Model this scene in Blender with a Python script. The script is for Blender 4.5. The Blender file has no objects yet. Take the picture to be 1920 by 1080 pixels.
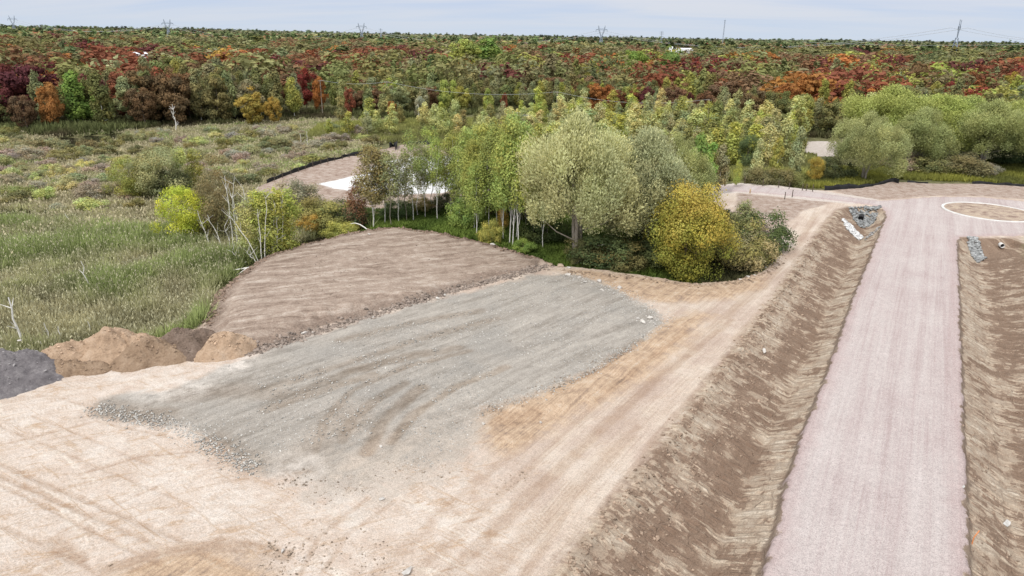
import bpy, math, random
import numpy as np
rng = np.random.default_rng(7)
random.seed(7)
SC = bpy.context.scene
COL = SC.collection
# ------------------------------------------------------------------ camera
CH = 25.0; FPX = 1280.0; P = math.radians(20.3); RR = math.radians(.95)
aX = np.array([1., 0, 0]); aU0 = np.array([0, math.sin(P), math.cos(P)]); aF = np.array([0, math.cos(P), -math.sin(P)])
aR = math.cos(RR)*aX + math.sin(RR)*aU0; aU = math.cos(RR)*aU0 - math.sin(RR)*aX

def at(x, y, z=0.0):
    """ground point (metres) measured from the survey photograph at height z"""
    d = aF + (x-960)/FPX*aR - (y-540)/FPX*aU
    t = (z-CH)/d[2]
    return d[0]*t, d[1]*t

def at_d(x, y, D):
    d = aF + (x-960)/FPX*aR - (y-540)/FPX*aU
    t = D/d[1]
    return d[0]*t, D, CH+d[2]*t

def proj(X, Y, Z):
    q = np.array([X, Y, Z-CH]); w = q@aF
    return 960+FPX*(q@aR)/w, 540-FPX*(q@aU)/w

def height_for(X, Y, z0, ytop):
    lo, hi = 0.2, 120.
    for _ in range(40):
        m = (lo+hi)/2
        if proj(X, Y, z0+m)[1] > ytop: lo = m
        else: hi = m
    return lo

cam = bpy.data.cameras.new('camera'); co = bpy.data.objects.new('camera', cam); COL.objects.link(co)
from mathutils import Matrix
M = Matrix(((aR[0], aU[0], -aF[0], 0), (aR[1], aU[1], -aF[1], 0), (aR[2], aU[2], -aF[2], CH), (0, 0, 0, 1)))
co.matrix_world = M
cam.sensor_width = 36; cam.lens = 36*FPX/1920; cam.clip_start = .5; cam.clip_end = 20000
SC.camera = co

# ------------------------------------------------------------------ noise
_T = rng.random((8, 256, 256))
def vnoise(x, y, s=0):
    t = _T[s % 8]
    xi = np.floor(x).astype(int); yi = np.floor(y).astype(int)
    fx = x-xi; fy = y-yi
    fx = fx*fx*(3-2*fx); fy = fy*fy*(3-2*fy)
    x0 = xi & 255; x1 = (xi+1) & 255; y0 = yi & 255; y1 = (yi+1) & 255
    return (t[x0, y0]*(1-fx)+t[x1, y0]*fx)*(1-fy)+(t[x0, y1]*(1-fx)+t[x1, y1]*fx)*fy
def fbm(x, y, sc, oct=4, s=0):
    a = 1; r = 0; tot = 0
    x = np.asarray(x)/sc+17.3*s; y = np.asarray(y)/sc+9.1*s
    for i in range(oct):
        r = r+a*(vnoise(x, y, s+i)*2-1); tot += a; a *= .5; x = x*2.03+5.1; y = y*2.03+1.7
    return r/tot
def sstep(a, b, x):
    t = np.clip((x-a)/(b-a), 0, 1); return t*t*(3-2*t)

def W(pts, z=0.0): return [at(a, b, z) for a, b in pts]
def sdf(poly, X, Y):
    """signed distance, positive inside"""
    p = np.array(poly); n = len(p)
    d = np.full(X.shape, 1e9); ins = np.zeros(X.shape, bool)
    for i in range(n):
        a = p[i]; b = p[(i+1) % n]; e = b-a
        wx = X-a[0]; wy = Y-a[1]
        t = np.clip((wx*e[0]+wy*e[1])/(e@e+1e-9), 0, 1)
        d = np.minimum(d, (wx-e[0]*t)**2+(wy-e[1]*t)**2)
        c = (a[1] > Y) != (b[1] > Y)
        if b[1] != a[1]:
            ins ^= c & (X < (b[0]-a[0])*(Y-a[1])/(b[1]-a[1])+a[0])
    d = np.sqrt(d)
    return np.where(ins, d, -d)
def pdist(line, X, Y, ext=False):
    """distance, signed lateral offset and arc length along a polyline"""
    p = np.array(line); d = np.full(X.shape, 1e9); lat = np.zeros(X.shape); arc = np.zeros(X.shape); L = 0
    for i in range(len(p)-1):
        a = p[i]; e = p[i+1]-a; l = math.hypot(*e)
        wx = X-a[0]; wy = Y-a[1]
        tr = (wx*e[0]+wy*e[1])/(l*l)
        t = np.clip(tr, -9 if (ext and i == 0) else 0, 9 if (ext and i == len(p)-2) else 1)
        dd = (wx-e[0]*t)**2+(wy-e[1]*t)**2
        m = dd < d
        cr = (e[0]*wy-e[1]*wx)/l
        d = np.where(m, dd, d); lat = np.where(m, cr, lat); arc = np.where(m, L+t*l, arc)
        L += l
    d = np.sqrt(d)
    return d, np.sign(lat)*d, arc

# ------------------------------------------------------------------ plan of the place (all in metres)
SITE = W([(-500, 1400), (-500, 730), (-60, 690), (0, 684), (60, 676), (120, 664), (190, 652), (280, 640), (360, 626), (392, 606), (398, 570),
          (430, 535), (470, 503), (505, 480), (570, 460), (640, 442), (700, 432), (740, 427), (800, 432), (880, 450), (950, 470), (1010, 486),
          (1035, 497), (1100, 502), (1200, 517), (1300, 532), (1390, 527), (1440, 503), (1466, 470), (1440, 450), (1400, 425), (1370, 400), (1330, 385),
          (1260, 372), (1300, 352), (1385, 343), (1450, 347), (1530, 357), (1560, 357), (1620, 352), (1680, 341), (1750, 344), (1850, 345), (1920, 350), (2100, 362)])
SITE += [(120, 110), (120, 20), (60, 5)]
BACK = W([(480, 352), (520, 335), (560, 318), (640, 297), (735, 275), (770, 268), (870, 272), (960, 300), (1050, 330), (1130, 352), (1200, 362), (1290, 356), (1385, 345),
          (1400, 362), (1330, 385), (1260, 392), (1200, 398), (1100, 395), (1000, 392), (900, 388), (800, 392), (700, 392), (600, 384), (500, 374), (478, 364)], -.4)
ROAD = W([(1392, 1180), (1435, 1080), (1452, 1010), (1478, 900), (1512, 800), (1545, 720), (1575, 635), (1600, 560), (1622, 510), (1645, 450), (1662, 405),
          (1655, 392), (1640, 387), (1560, 376), (1480, 368), (1400, 361), (1330, 358), (1250, 372), (1250, 362), (1330, 349), (1385, 348), (1450, 353), (1520, 360), (1600, 372), (1650, 378), (1700, 374), (1760, 370),
          (1840, 371), (1920, 379), (2080, 396), (2080, 444), (1920, 443), (1860, 444), (1800, 446), (1793, 456), (1797, 560), (1800, 650), (1803, 750), (1808, 900), (1814, 1000), (1816, 1080), (1826, 1180)])
PATHW = W([(1200, 375), (1330, 345), (1385, 343), (1450, 348), (1520, 355), (1600, 367), (1650, 375), (1600, 383), (1520, 376), (1450, 368), (1385, 362), (1330, 365)])
DIT_L = W([(985, 1180), (1060, 1080), (1220, 880), (1340, 720), (1440, 590), (1540, 440), (1574, 396)])
DIT_R = W([(1392, 1180), (1435, 1080), (1452, 1010), (1478, 900), (1512, 800), (1545, 720), (1575, 635), (1600, 560), (1622, 510), (1645, 450), (1662, 405), (1650, 394)])
DIT1 = DIT_L + W([(1600, 389)]) + DIT_R[::-1]
D2L = W([(1826, 1180), (1816, 1080), (1814, 1000), (1808, 900), (1803, 750), (1800, 650), (1797, 560), (1793, 456)])
nrm = (.862*8.8, -.507*8.8)
D2R = [(a+nrm[0], b+nrm[1]) for a, b in D2L[:-1]] + [(D2L[-1][0]+8.4, D2L[-1][1]-1.5)]
DIT2 = D2L + W([(1800, 448), (1900, 450)]) + D2R[::-1]
GREY = W([(168, 762), (185, 747), (300, 735), (400, 700), (470, 668), (640, 612), (820, 560), (1000, 517), (1060, 514), (1120, 530), (1180, 560), (1230, 585), (1245, 612), (1190, 650), (1100, 700), (1000, 740),
          (905, 765), (890, 800), (860, 850), (800, 885), (740, 905), (680, 925), (600, 912), (540, 908), (480, 885), (430, 850), (390, 826), (340, 805), (260, 790), (190, 778)])
ORNG = W([(1215, 610), (1300, 580), (1347, 590), (1290, 650), (1190, 725), (1060, 800), (975, 852), (925, 858), (885, 800), (900, 768), (975, 742), (1080, 700), (1165, 655)])
ORN2 = W([(1030, 505), (1100, 503), (1200, 518), (1320, 534), (1440, 512), (1430, 540), (1370, 560), (1260, 572), (1180, 560), (1120, 530), (1060, 515)])
ORN3 = W([(150, 1100), (250, 1052), (330, 1028), (430, 1018), (500, 1028), (535, 1060), (530, 1120), (150, 1160)])
PLAT = W([(372, 640), (385, 622), (395, 606), (398, 570), (430, 535), (470, 503), (505, 480), (570, 460), (640, 442), (700, 432), (740, 427), (800, 432), (880, 450), (950, 470), (1018, 488), (1000, 505), (900, 530), (800, 560), (700, 588), (600, 618), (550, 636), (500, 652), (468, 668), (430, 672), (390, 660)])
WHT = W([(597, 345), (640, 336), (690, 325), (700, 308), (760, 296), (850, 292), (890, 310), (865, 350), (830, 362), (740, 366), (680, 362), (630, 354)], -.4)
WPAD = W([(1508, 290), (1515, 263), (1568, 263), (1572, 292)], -.8)
WPAD2 = W([(945, 214), (950, 207), (1005, 210), (1000, 217)], -1.2)
POND = W([(520, 480), (540, 455), (600, 440), (690, 432), (700, 437), (650, 446), (570, 468), (520, 490)], -1.6)
POND2 = W([(50, 262), (130, 256), (230, 248), (245, 258), (170, 272), (60, 274)], -1.6)
POND3 = W([(-60, 398), (60, 392), (75, 405), (20, 418), (-60, 425)], -1.6)
DIRTR = W([(1385, 362), (1480, 372), (1560, 380), (1500, 398), (1468, 425), (1458, 448), (1400, 425), (1375, 400)])
FARD = W([(1560, 357), (1620, 350), (1680, 339), (1750, 342), (1850, 343), (1920, 348), (2100, 360), (2100, 392), (1920, 374), (1840, 368), (1760, 367), (1700, 371), (1640, 376), (1590, 366)])
RB = (74.6, 105.0); RBR = 6.3
TRACK = W([(560, 1400), (760, 1180), (870, 1080), (1030, 900), (1190, 745), (1330, 620), (1450, 510), (1530, 440), (1562, 388)])
TRACKE = [DIT_L[0]] + DIT_L
rdir = (.507, .862)
RUTS = [(.35, .9, [(735, 830), (775, 780), (850, 730), (950, 690)]), (.3, .8, [(590, 850), (610, 790), (660, 735), (760, 690), (880, 660)]), (.4, .7, [(470, 740), (600, 700), (780, 640), (930, 600)]), (1.1, .75, [(190, 767), (240, 777), (292, 786)]), (1.0, .7, [(395, 832), (435, 852), (475, 880)]), (1.3, .5, [(550, 880), (600, 840), (650, 790)]), (.9, .6, [(330, 745), (420, 735), (520, 740)]), (.12, .7, [(560, 1085), (600, 1005), (690, 935)]), (.12, .6, [(600, 1085), (650, 1005), (740, 940)]), (.12, .6, [(0, 985), (120, 1040), (200, 1085)]), (.14, .8, [(0, 870), (130, 925), (330, 1010), (420, 1060)]), (.14, .8, [(0, 893), (120, 945), (300, 1025)]), (.12, .6, [(0, 745), (100, 742), (200, 772), (260, 800)]), (.12, .7, [(20, 830), (180, 790), (320, 820)]),
        (.35, .8, [(830, 1090), (960, 960), (1080, 850), (1220, 720), (1370, 600)]), (.5, .6, [(900, 1090), (1040, 960), (1180, 820)]), (.3, .7, [(1040, 1090), (1160, 960), (1290, 800)]), (.4, .6, [(1380, 640), (1470, 545), (1530, 470), (1555, 410)]), (.4, .6, [(1330, 620), (1430, 535), (1500, 455), (1530, 400)]), (.32, 1.0, [(205, 1068), (300, 1034), (400, 1019), (480, 1020), (535, 1042)]), (.16, .7, [(250, 1070), (330, 1042), (420, 1031), (505, 1036)]), (.22, .6, [(960, 1110), (1030, 1010), (1080, 930), (1130, 862), (1195, 800)]),
        (.10, .8, [(0, 910), (70, 942), (150, 985), (230, 1025), (300, 1060)]), (.35, 1.0, [(98, 1014), (122, 1030), (150, 1050)]), (.08, .7, [(0, 800), (90, 836), (200, 884), (330, 935)]), (.08, .7, [(60, 780), (180, 828), (300, 880)]),
        (.09, .7, [(110, 1000), (190, 960), (300, 910)]), (.10, .8, [(150, 890), (270, 855), (380, 845)]), (.45, 1.0, [(690, 850), (712, 800), (745, 765), (790, 728)]), (.4, .9, [(640, 830), (660, 790), (700, 755), (760, 720)]),
        (.5, .8, [(560, 740), (650, 700), (760, 672), (860, 655)]), (.45, .8, [(500, 770), (600, 735), (700, 705)]), (.5, .7, [(640, 640), (760, 610), (900, 585)]), (.7, .55, [(915, 775), (960, 790), (1000, 775)]), (.4, .6, [(1200, 640), (1130, 690), (1040, 735)]),
        (.25, .5, [(760, 1090), (900, 960), (1020, 850), (1150, 730), (1290, 620)]), (.3, .45, [(700, 1085), (860, 930), (1000, 820)]), (.25, .5, [(1130, 960), (1240, 810), (1350, 690), (1450, 575)]), (.25, .45, [(1290, 650), (1400, 560), (1500, 470)])]
RUTS = [(a, b, W(c)) for a, b, c in RUTS]
PALE = [(a, b, at(c, d)) for a, b, c, d in [(2.2, 1.0, 440, 688), (2.6, .8, 350, 722), (2.4, .7, 290, 738), (2.0, .8, 240, 702), (1.6, .6, 330, 700), (2.0, .6, 560, 880), (2.2, .5, 640, 960), (2.0, .6, 420, 950), (2.0, .5, 300, 900), (1.8, .5, 200, 840)]]

def hmap(X, Y, full=False):
    """terrain height and the masks of the ground covers"""
    w = fbm(X, Y, 3.0, 4, 1); w2 = fbm(X, Y, .7, 3, 2)
    j = .35*w+.15*w2
    s_site = sdf(SITE, X, Y)+1.7*j
    s_back = sdf(BACK, X, Y)+j
    s_road = sdf(ROAD, X, Y)+.34*w2+.16*w+.10*fbm(X, Y, .3, 2, 4)
    s_d1 = sdf(DIT1, X, Y); s_d2 = sdf(DIT2, X, Y)
    s_grey = sdf(GREY, X, Y)+.9*w+.35*w2
    s_org = np.maximum(np.maximum(sdf(ORNG, X, Y), sdf(ORN2, X, Y)), sdf(ORN3, X, Y))+.7*w+.3*w2
    s_plat = sdf(PLAT, X, Y)+.8*w+.35*w2
    s_wht = np.maximum(sdf(WHT, X, Y)+.5*w+.2*w2, sdf(WPAD2, X, Y))
    s_dirt = np.maximum(sdf(DIRTR, X, Y), sdf(FARD, X, Y))+.3*w+.2*w2
    s_ring = RBR-np.hypot(X-RB[0], Y-RB[1])
    s_path = np.maximum(sdf(PATHW, X, Y), sdf(WPAD, X, Y))+.15*w2
    D = np.hypot(X, Y)
    marsh = -1.6+.5*sstep(20, 60, X)+.18*fbm(X, Y, 9, 3, 3)
    island = sstep(30, -5, np.abs(Y-88))*sstep(-24, -16, X)*sstep(50, 36, X)
    marsh = marsh*(1-.55*island)
    far = sstep(500, 2600, D)*(11+10*fbm(X, Y, 800, 4, 4)) + sstep(200, 500, D)*1.2*fbm(X, Y, 160, 3, 5)
    far = far+sstep(1500, 3200, D)*(6*sstep(-300, -1600, X)+7*sstep(900, 2000, X))
    marsh = marsh+far
    k = sstep(-2.4, .1, s_site)
    z = marsh*(1-k)
    kb = sstep(-2.0, .2, s_back)
    z = np.where(s_site < 0, z*(1-kb)+(-.35)*kb, z)
    # small unevenness of graded ground
    dT, latT, arcT = pdist(TRACK, X, Y, True)
    rough = .05*fbm(X, Y, 2.2, 4, 2)
    rut = .035*vnoise(latT*1.7, arcT*.05, 3)+.02*vnoise(latT*5, arcT*.12, 4)
    z = z+np.where(s_site > 0, rough*sstep(0, 1, s_site)+rut, 0)
    z = z+np.where(s_grey > 0, .04*np.minimum(s_grey, 2)+.05*vnoise((X*.87-Y*.5)*1.4, (X*.5+Y*.87)*.15, 5), 0)
    # raised brown platform with a rough shoulder
    z = z+(.25+.6*sstep(76, 58, Y))*sstep(-.3, 1.6+1.2*sstep(76, 58, Y), s_plat)+np.where(s_plat > -1, .22*sstep(2.5, 0, np.abs(s_plat-.3))*fbm(X, Y, .8, 3, 6), 0)+np.where(s_plat > 0, .05*vnoise((Y*.91-X*.42)*1.3, (X*.91+Y*.42)*.16, 2)+.12*fbm(X, Y, 1.5, 5, 3)+.05*fbm(X, Y, .45, 3, 5), 0)
    # spoil mound and trimmed strip between pad and track
    z = z+.35*sstep(0, 2.2, s_org)*sstep(-.3, .4, fbm(X, Y, 4, 3, 5)+.2)*(Y < 66)*(Y > 34)
    # ditches
    dl, _, al = pdist(DIT_L, X, Y); dr, _, _ = pdist(DIT_R, X, Y)
    end = pdist(W([(1574, 396), (1600, 388), (1650, 392)]), X, Y)[0]
    jj = .25*fbm(X, Y, 1.6, 3, 5)
    dep = np.minimum(np.minimum(.30*dl+.05, .52*dr+.3), np.minimum(.5*end+.1, 1.75+.1*jj))
    slab = .07*(vnoise(dl*.9, al*1.6, 6)-.5)+.04*(vnoise(dl*3.5, al*1.1, 3)-.5)+.05*fbm(X, Y, .5, 3, 4)+.04*jj+.05*(vnoise(al*4.2, dl*.7, 1)-.5)
    z = z-np.where(s_d1 > 0, dep*sstep(0, .3, s_d1)+slab, 0)
    # windrow of clods on the ditch shoulder
    z = z+.22*sstep(1.1, 0, dl)*(.5+.8*fbm(X, Y, .9, 4, 6))*(Y < 102)*(X > -2)
    dl2, _, al2 = pdist(D2L, X, Y); dr2, _, _ = pdist(D2R, X, Y)
    end2 = pdist(W([(1793, 456), (1800, 448), (1900, 450), (1990, 452)]), X, Y)[0]
    dep2 = np.minimum(np.minimum(.5*dl2+.3, .36*dr2), np.minimum(.5*end2+.1, 1.6))
    slab2 = .07*(vnoise(dl2*.9, al2*1.6, 2)-.5)+.04*(vnoise(dl2*3.5, al2*1.1, 3)-.5)+.05*fbm(X, Y, .5, 3, 4)+.04*jj+.05*(vnoise(al2*4.2, dl2*.7, 1)-.5)
    z = z-np.where(s_d2 > 0, dep2*sstep(0, .3, s_d2)+slab2, 0)
    z = z+.16*sstep(-.12, .25, s_road)+np.where(s_road > 0, .012*vnoise((X*.862-Y*.507)*3, (X*.507+Y*.862)*.1, 2), 0)
    z = z+.12*sstep(-.2, .5, s_ring)*(1+.6*fbm(X, Y, 1.3, 3, 4))
    # hollows for the open water
    for pn in (POND, POND2, POND3):
        z = z-.7*sstep(-1, 1.2, sdf(pn, X, Y))*(s_site < 0)
    if not full: return z
    s_d = np.maximum(s_d1, s_d2)
    bias = np.where(s_d1 > s_d2, .11*sstep(2.9, 1.6, dr)-.10*sstep(3.0, 3.6, dr)*sstep(1.6, 2.6, dl)+.07*sstep(2.0, .8, dl), .10*sstep(3.4, 2.6, dl2)-.05*sstep(3.4, 4.4, dl2))
    lat = np.where(s_d1 > s_d2, dl, dl2); arc = np.where(s_d1 > s_d2, al, al2)
    return z, dict(sd_site=s_site, sd_back=s_back, sd_road=s_road, sd_ditch=s_d+.15*w2, sd_grey=s_grey, sd_org=s_org, sd_plat=s_plat, sd_wht=s_wht,
                   sd_dirt=s_dirt, sd_ring=s_ring, sd_path=s_path), (latT, arcT), (lat, arc, bias)

def marks(X, Y):
    r = np.zeros(X.shape); p = np.zeros(X.shape); j = .25*fbm(X, Y, 1.3, 3, 2)
    for wd_, st, ln in RUTS:
        d = pdist(ln, X, Y)[0]+j*wd_*2; q = np.array(ln); L = np.hypot(X-q[:, 0].mean(), Y-q[:, 1].mean())
        d = np.where(L < 40, d, 9)


        r = np.maximum(r, st*sstep(wd_*1.8, wd_*.5, d))
    for rd, st, (cx_, cy_) in PALE: p = np.maximum(p, st*sstep(rd*1.3, rd*.2, np.hypot(X-cx_, Y-cy_)+3*j))
    return r, p
def hz(x, y):
    return float(hmap(np.array([float(x)]), np.array([float(y)]))[0])

# ------------------------------------------------------------------ materials
class NT:
    def __init__(s, mat):
        mat.use_nodes = True; s.t = mat.node_tree; s.t.nodes.clear()
    def n(s, typ, **kw):
        nd = s.t.nodes.new(typ)
        for k, v in kw.items():
            if k == 'ins':
                for a, b in v.items(): s.put(nd.inputs[a], b)
            else: setattr(nd, k, v)
        return nd
    def put(s, sock, v):
        if hasattr(v, 'is_output') or isinstance(v, bpy.types.NodeSocket): s.t.links.new(v, sock)
        elif isinstance(v, tuple) and len(v) == 3 and sock.type == 'RGBA': sock.default_value = (*v, 1)
        else: sock.default_value = v
    def attr(s, name): return s.n('ShaderNodeAttribute', attribute_name=name)
    def math(s, op, a, b=0.0, c=None, clamp=False):
        nd = s.n('ShaderNodeMath', operation=op, use_clamp=clamp); s.put(nd.inputs[0], a); s.put(nd.inputs[1], b)
        if c is not None: s.put(nd.inputs[2], c)
        return nd.outputs[0]
    def mix(s, f, a, b, mode='MIX'):
        nd = s.n('ShaderNodeMix', data_type='RGBA', blend_type=mode, clamp_factor=True)
        s.put(nd.inputs[0], f); s.put(nd.inputs[6], a); s.put(nd.inputs[7], b); return nd.outputs[2]
    def ramp(s, f, stops):
        nd = s.n('ShaderNodeValToRGB'); cr = nd.color_ramp
        while len(cr.elements) < len(stops): cr.elements.new(.5)
        for e, (p, c) in zip(cr.elements, stops):
            e.position = p; e.color = (*c, 1) if isinstance(c, tuple) else (c, c, c, 1)
        s.put(nd.inputs[0], f); return nd.outputs[0]
    def noise(s, vec, scale, detail=4, rough=.6, dist=0):
        nd = s.n('ShaderNodeTexNoise'); s.put(nd.inputs['Vector'], vec); nd.inputs['Scale'].default_value = scale
        nd.inputs['Detail'].default_value = detail; nd.inputs['Roughness'].default_value = rough; nd.inputs['Distortion'].default_value = dist
        return nd.outputs[0]
    def mapping(s, vec, scale=(1, 1, 1), rot=0, loc=(0, 0, 0)):
        if rot:
            nr_ = s.n('ShaderNodeMapping'); s.put(nr_.inputs[0], vec); nr_.inputs[2].default_value = (0, 0, rot); vec = nr_.outputs[0]
        nd = s.n('ShaderNodeMapping'); s.put(nd.inputs[0], vec); nd.inputs[1].default_value = loc; nd.inputs[3].default_value = scale; return nd.outputs[0]
    def out(s, sh): o = s.n('ShaderNodeOutputMaterial'); s.t.links.new(sh, o.inputs[0])

def ground_material():
    m = bpy.data.materials.new('earth'); T = NT(m)
    pos = T.n('ShaderNodeNewGeometry').outputs['Position']
    n_f = T.noise(pos, 6.0, 5, .7); n_m = T.noise(pos, .9, 5, .65); n_l = T.noise(pos, .16, 4, .6); n_g = T.noise(pos, 26, 3, .7)
    tuv = T.attr('track_uv').outputs['Vector']; duv = T.attr('ditch_uv').outputs['Vector']
    st1 = T.noise(T.mapping(tuv, (.75, .03, 1)), 1.0, 6, .66, .5)
    st2 = T.noise(T.mapping(tuv, (5.5, .12, 1)), 1.0, 4, .6, .2)
    def mask(name, soft=.25, amp=.35, nz=None, off=0.0):
        a = T.attr(name).outputs['Fac']
        v = T.math('MULTIPLY_ADD', nz or n_f, amp*2, a)
        v = T.math('SUBTRACT', v, amp+off)
        return T.math('MULTIPLY_ADD', v, 1/soft, .5, clamp=True)
    # tan compacted sand with streaks that follow the traffic
    tan = T.ramp(T.math('MULTIPLY_ADD', st1, .5, T.math('MULTIPLY', n_l, .5)), [(.38, (.40, .31, .255)), (.46, (.46, .37, .31)), (.54, (.535, .45, .375)), (.64, (.57, .50, .435))])
    tan = T.mix(T.ramp(st2, [(.38, .55), (.48, 0.0), (1, 0.0)]), tan, (.40, .31, .255))
    tan = T.mix(T.ramp(n_l, [(.5, 0.0), (.64, .5)]), tan, (.55, .475, .41))
    left = T.attr('flat').outputs['Fac']
    lay = left
    flatc = T.ramp(T.math('MULTIPLY_ADD', n_m, .5, T.math('MULTIPLY', n_l, .5)), [(.36, (.46, .365, .30)), (.46, (.53, .445, .38)), (.6, (.585, .52, .465))])
    tan = T.mix(left, tan, flatc)
    def fam(rot, off, sx, sy, lo, hi, c, amt, gate=None):
        nz_ = T.noise(T.mapping(T.mapping(pos, (1, 1, 1), math.radians(rot)), (sx, sy, 1), 0, (off, off, 0)), 1.0, 6, .68, 1.1)
        f_ = T.math('MULTIPLY', T.ramp(nz_, [(lo, 1.0), (hi, 0.0)]), T.math('MULTIPLY', left, amt))
        if gate is not None: f_ = T.math('MULTIPLY', f_, gate)
        return f_, c
    for f_, c_ in (fam(34, 0, .20, 2.6, .37, .42, (.41, .30, .21), .65), fam(-25, 7, .22, 2.4, .36, .41, (.42, .31, .22), .6), fam(-12, 3, .4, 5.5, .39, .44, (.45, .35, .27), .55), fam(60, 5, .4, 5, .36, .41, (.45, .35, .27), .5), fam(34, 11, .12, 1.1, .36, .42, (.62, .56, .49), .6), fam(-28, 19, .15, 1.3, .37, .43, (.61, .545, .48), .5)):
        tan = T.mix(f_, tan, c_)
    n_v = T.noise(T.mapping(T.mapping(pos, (1, 1, 1), math.radians(-20)), (.35, .8, 1), 0, (3, 8, 0)), 1.0, 6, .75)
    tan = T.mix(T.math('MULTIPLY', T.ramp(n_v, [(.36, .8), (.45, 0.0)]), T.math('MULTIPLY_ADD', left, .75, .25)), tan, (.42, .30, .205))
    # cleat prints: short ribs inside irregular patches
    def ribs(rot, off, sc_):
        v = T.mapping(pos, (1, 1, 1), math.radians(rot), (0, 0, 0))
        wv = T.n('ShaderNodeTexWave', wave_type='BANDS', bands_direction='X'); T.put(wv.inputs['Vector'], v); wv.inputs['Scale'].default_value = sc_; wv.inputs['Distortion'].default_value = 1.6; wv.inputs['Detail'].default_value = 2; wv.inputs['Detail Scale'].default_value = 1.0
        pt = T.noise(T.mapping(v, (.22, .95, 1), 0, (off, off, 0)), 1.0, 3, .6)
        return T.math('MULTIPLY', T.ramp(pt, [(.56, 0.0), (.62, 1.0)]), T.ramp(wv.outputs[1], [(.25, 1.0), (.6, 0.0)]))
    rb = T.math('MAXIMUM', ribs(34, 3, 1.35), T.math('MAXIMUM', ribs(-38, 13, 1.25), ribs(-62, 23, 1.2)))
    tan = T.mix(T.math('MULTIPLY', rb, .34), tan, (.37, .28, .21))
    # grey crushed gravel
    gv = T.mapping(T.mapping(pos, (1, 1, 1), math.radians(-42)), (.10, .75, 1))
    gs = T.noise(gv, 1.0, 6, .64, .7)
    gs2 = T.noise(T.mapping(T.mapping(pos, (1, 1, 1), math.radians(-52)), (.22, 3.2, 1)), 1.0, 5, .65, .5)
    grey = T.ramp(T.math('MULTIPLY_ADD', gs, .55, T.math('MULTIPLY_ADD', gs2, .27, T.math('MULTIPLY', n_m, .18))), [(.38, (.21, .187, .16)), (.46, (.285, .26, .23)), (.53, (.34, .313, .28)), (.64, (.41, .378, .335))])
    grey = T.mix(T.ramp(n_l, [(.36, .5), (.5, 0.0)]), grey, (.262, .25, .232))
    dusty = T.attr('dust').outputs['Fac']
    grey = T.mix(T.math('MULTIPLY', dusty, T.ramp(T.math('MULTIPLY_ADD', n_m, .4, T.math('MULTIPLY_ADD', st1, .4, T.math('MULTIPLY', n_l, .3))), [(.46, 0.0), (.64, 1.0)])), grey, (.45, .385, .325))
    vo = T.n('ShaderNodeTexVoronoi', feature='F1'); T.put(vo.inputs['Vector'], pos); vo.inputs['Scale'].default_value = 5.5
    stones = T.ramp(vo.outputs['Distance'], [(.10, 1.0), (.2, 0.0)])
    stones = T.math('MULTIPLY', stones, T.ramp(n_m, [(.48, 0.0), (.58, 1.0)]))
    grey = T.mix(T.math('MULTIPLY', stones, .6), grey, (.5, .48, .45))
    orange = T.ramp(T.math('MULTIPLY_ADD', st2, .4, T.math('MULTIPLY', n_m, .6)), [(.36, (.23, .17, .13)), (.45, (.37, .265, .185)), (.53, (.47, .345, .24)), (.64, (.51, .415, .325))])
    plat = T.ramp(T.math('MULTIPLY_ADD', T.noise(T.mapping(T.mapping(pos, (1, 1, 1), math.radians(-24)), (.16, .9, 1)), 1.0, 6, .7, .8), .5, T.math('MULTIPLY_ADD', n_m, .25, T.math('MULTIPLY', n_f, .25))), [(.41, (.185, .135, .105)), (.47, (.275, .21, .168)), (.53, (.345, .275, .225)), (.59, (.45, .38, .325))])
    plat = T.mix(T.math('MULTIPLY', T.math('SUBTRACT', 1.6, T.attr('sd_plat').outputs['Fac'], clamp=True), .8), plat, T.ramp(n_f, [(.35, (.13, .095, .075)), (.6, (.27, .205, .165))]))
    # tracked ditch soil: dark brown with light machine-pressed slabs
    dist = T.n('ShaderNodeVectorMath', operation='MULTIPLY_ADD')
    nc = T.n('ShaderNodeTexNoise'); T.put(nc.inputs['Vector'], pos); nc.inputs['Scale'].default_value = .7; nc.inputs['Detail'].default_value = 3
    T.put(dist.inputs[0], nc.outputs['Color']); dist.inputs[1].default_value = (.3, .22, 0); T.put(dist.inputs[2], duv)
    bsep = T.n('ShaderNodeSeparateXYZ'); T.put(bsep.inputs[0], duv); dbias = bsep.outputs[2]
    flat2 = T.n('ShaderNodeVectorMath', operation='MULTIPLY'); T.put(flat2.inputs[0], dist.outputs[0]); flat2.inputs[1].default_value = (1, 1, 0); duv2 = flat2.outputs[0]
    rung = T.noise(T.mapping(duv2, (.7, 5.0, 1), .05), 1.0, 3, .5)
    def cells(sx, sy, rot, off):
        v = T.mapping(duv2, (sx, sy, 1), rot, (off, off, 0)); ce = T.n('ShaderNodeTexVoronoi', feature='F1', distance='CHEBYCHEV'); T.put(ce.inputs['Vector'], v); ce.inputs['Scale'].default_value = 1; ce.inputs['Randomness'].default_value = .8
        c_ = T.n('ShaderNodeSeparateColor'); T.put(c_.inputs[0], ce.outputs['Color']); return c_.outputs[0], T.ramp(ce.outputs['Distance'], [(.38, 0.0), (.52, 1.0)])
    ca, ea = cells(.9, 2.0, .04, 0); cb_, eb = cells(2.6, .8, -.05, 7); cd, ed = cells(1.5, 4.6, .06, 3)
    big = T.noise(duv2, .35, 5, .62)
    pv = T.math('MULTIPLY_ADD', ca, .22, T.math('MULTIPLY_ADD', cb_, .12, T.math('MULTIPLY', cd, .10)))
    pv = T.math('ADD', pv, T.math('MULTIPLY_ADD', big, 1.5, -.72)); pv = T.math('ADD', pv, T.math('MULTIPLY_ADD', rung, .22, -.11)); pv = T.math('ADD', pv, dbias)
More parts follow.
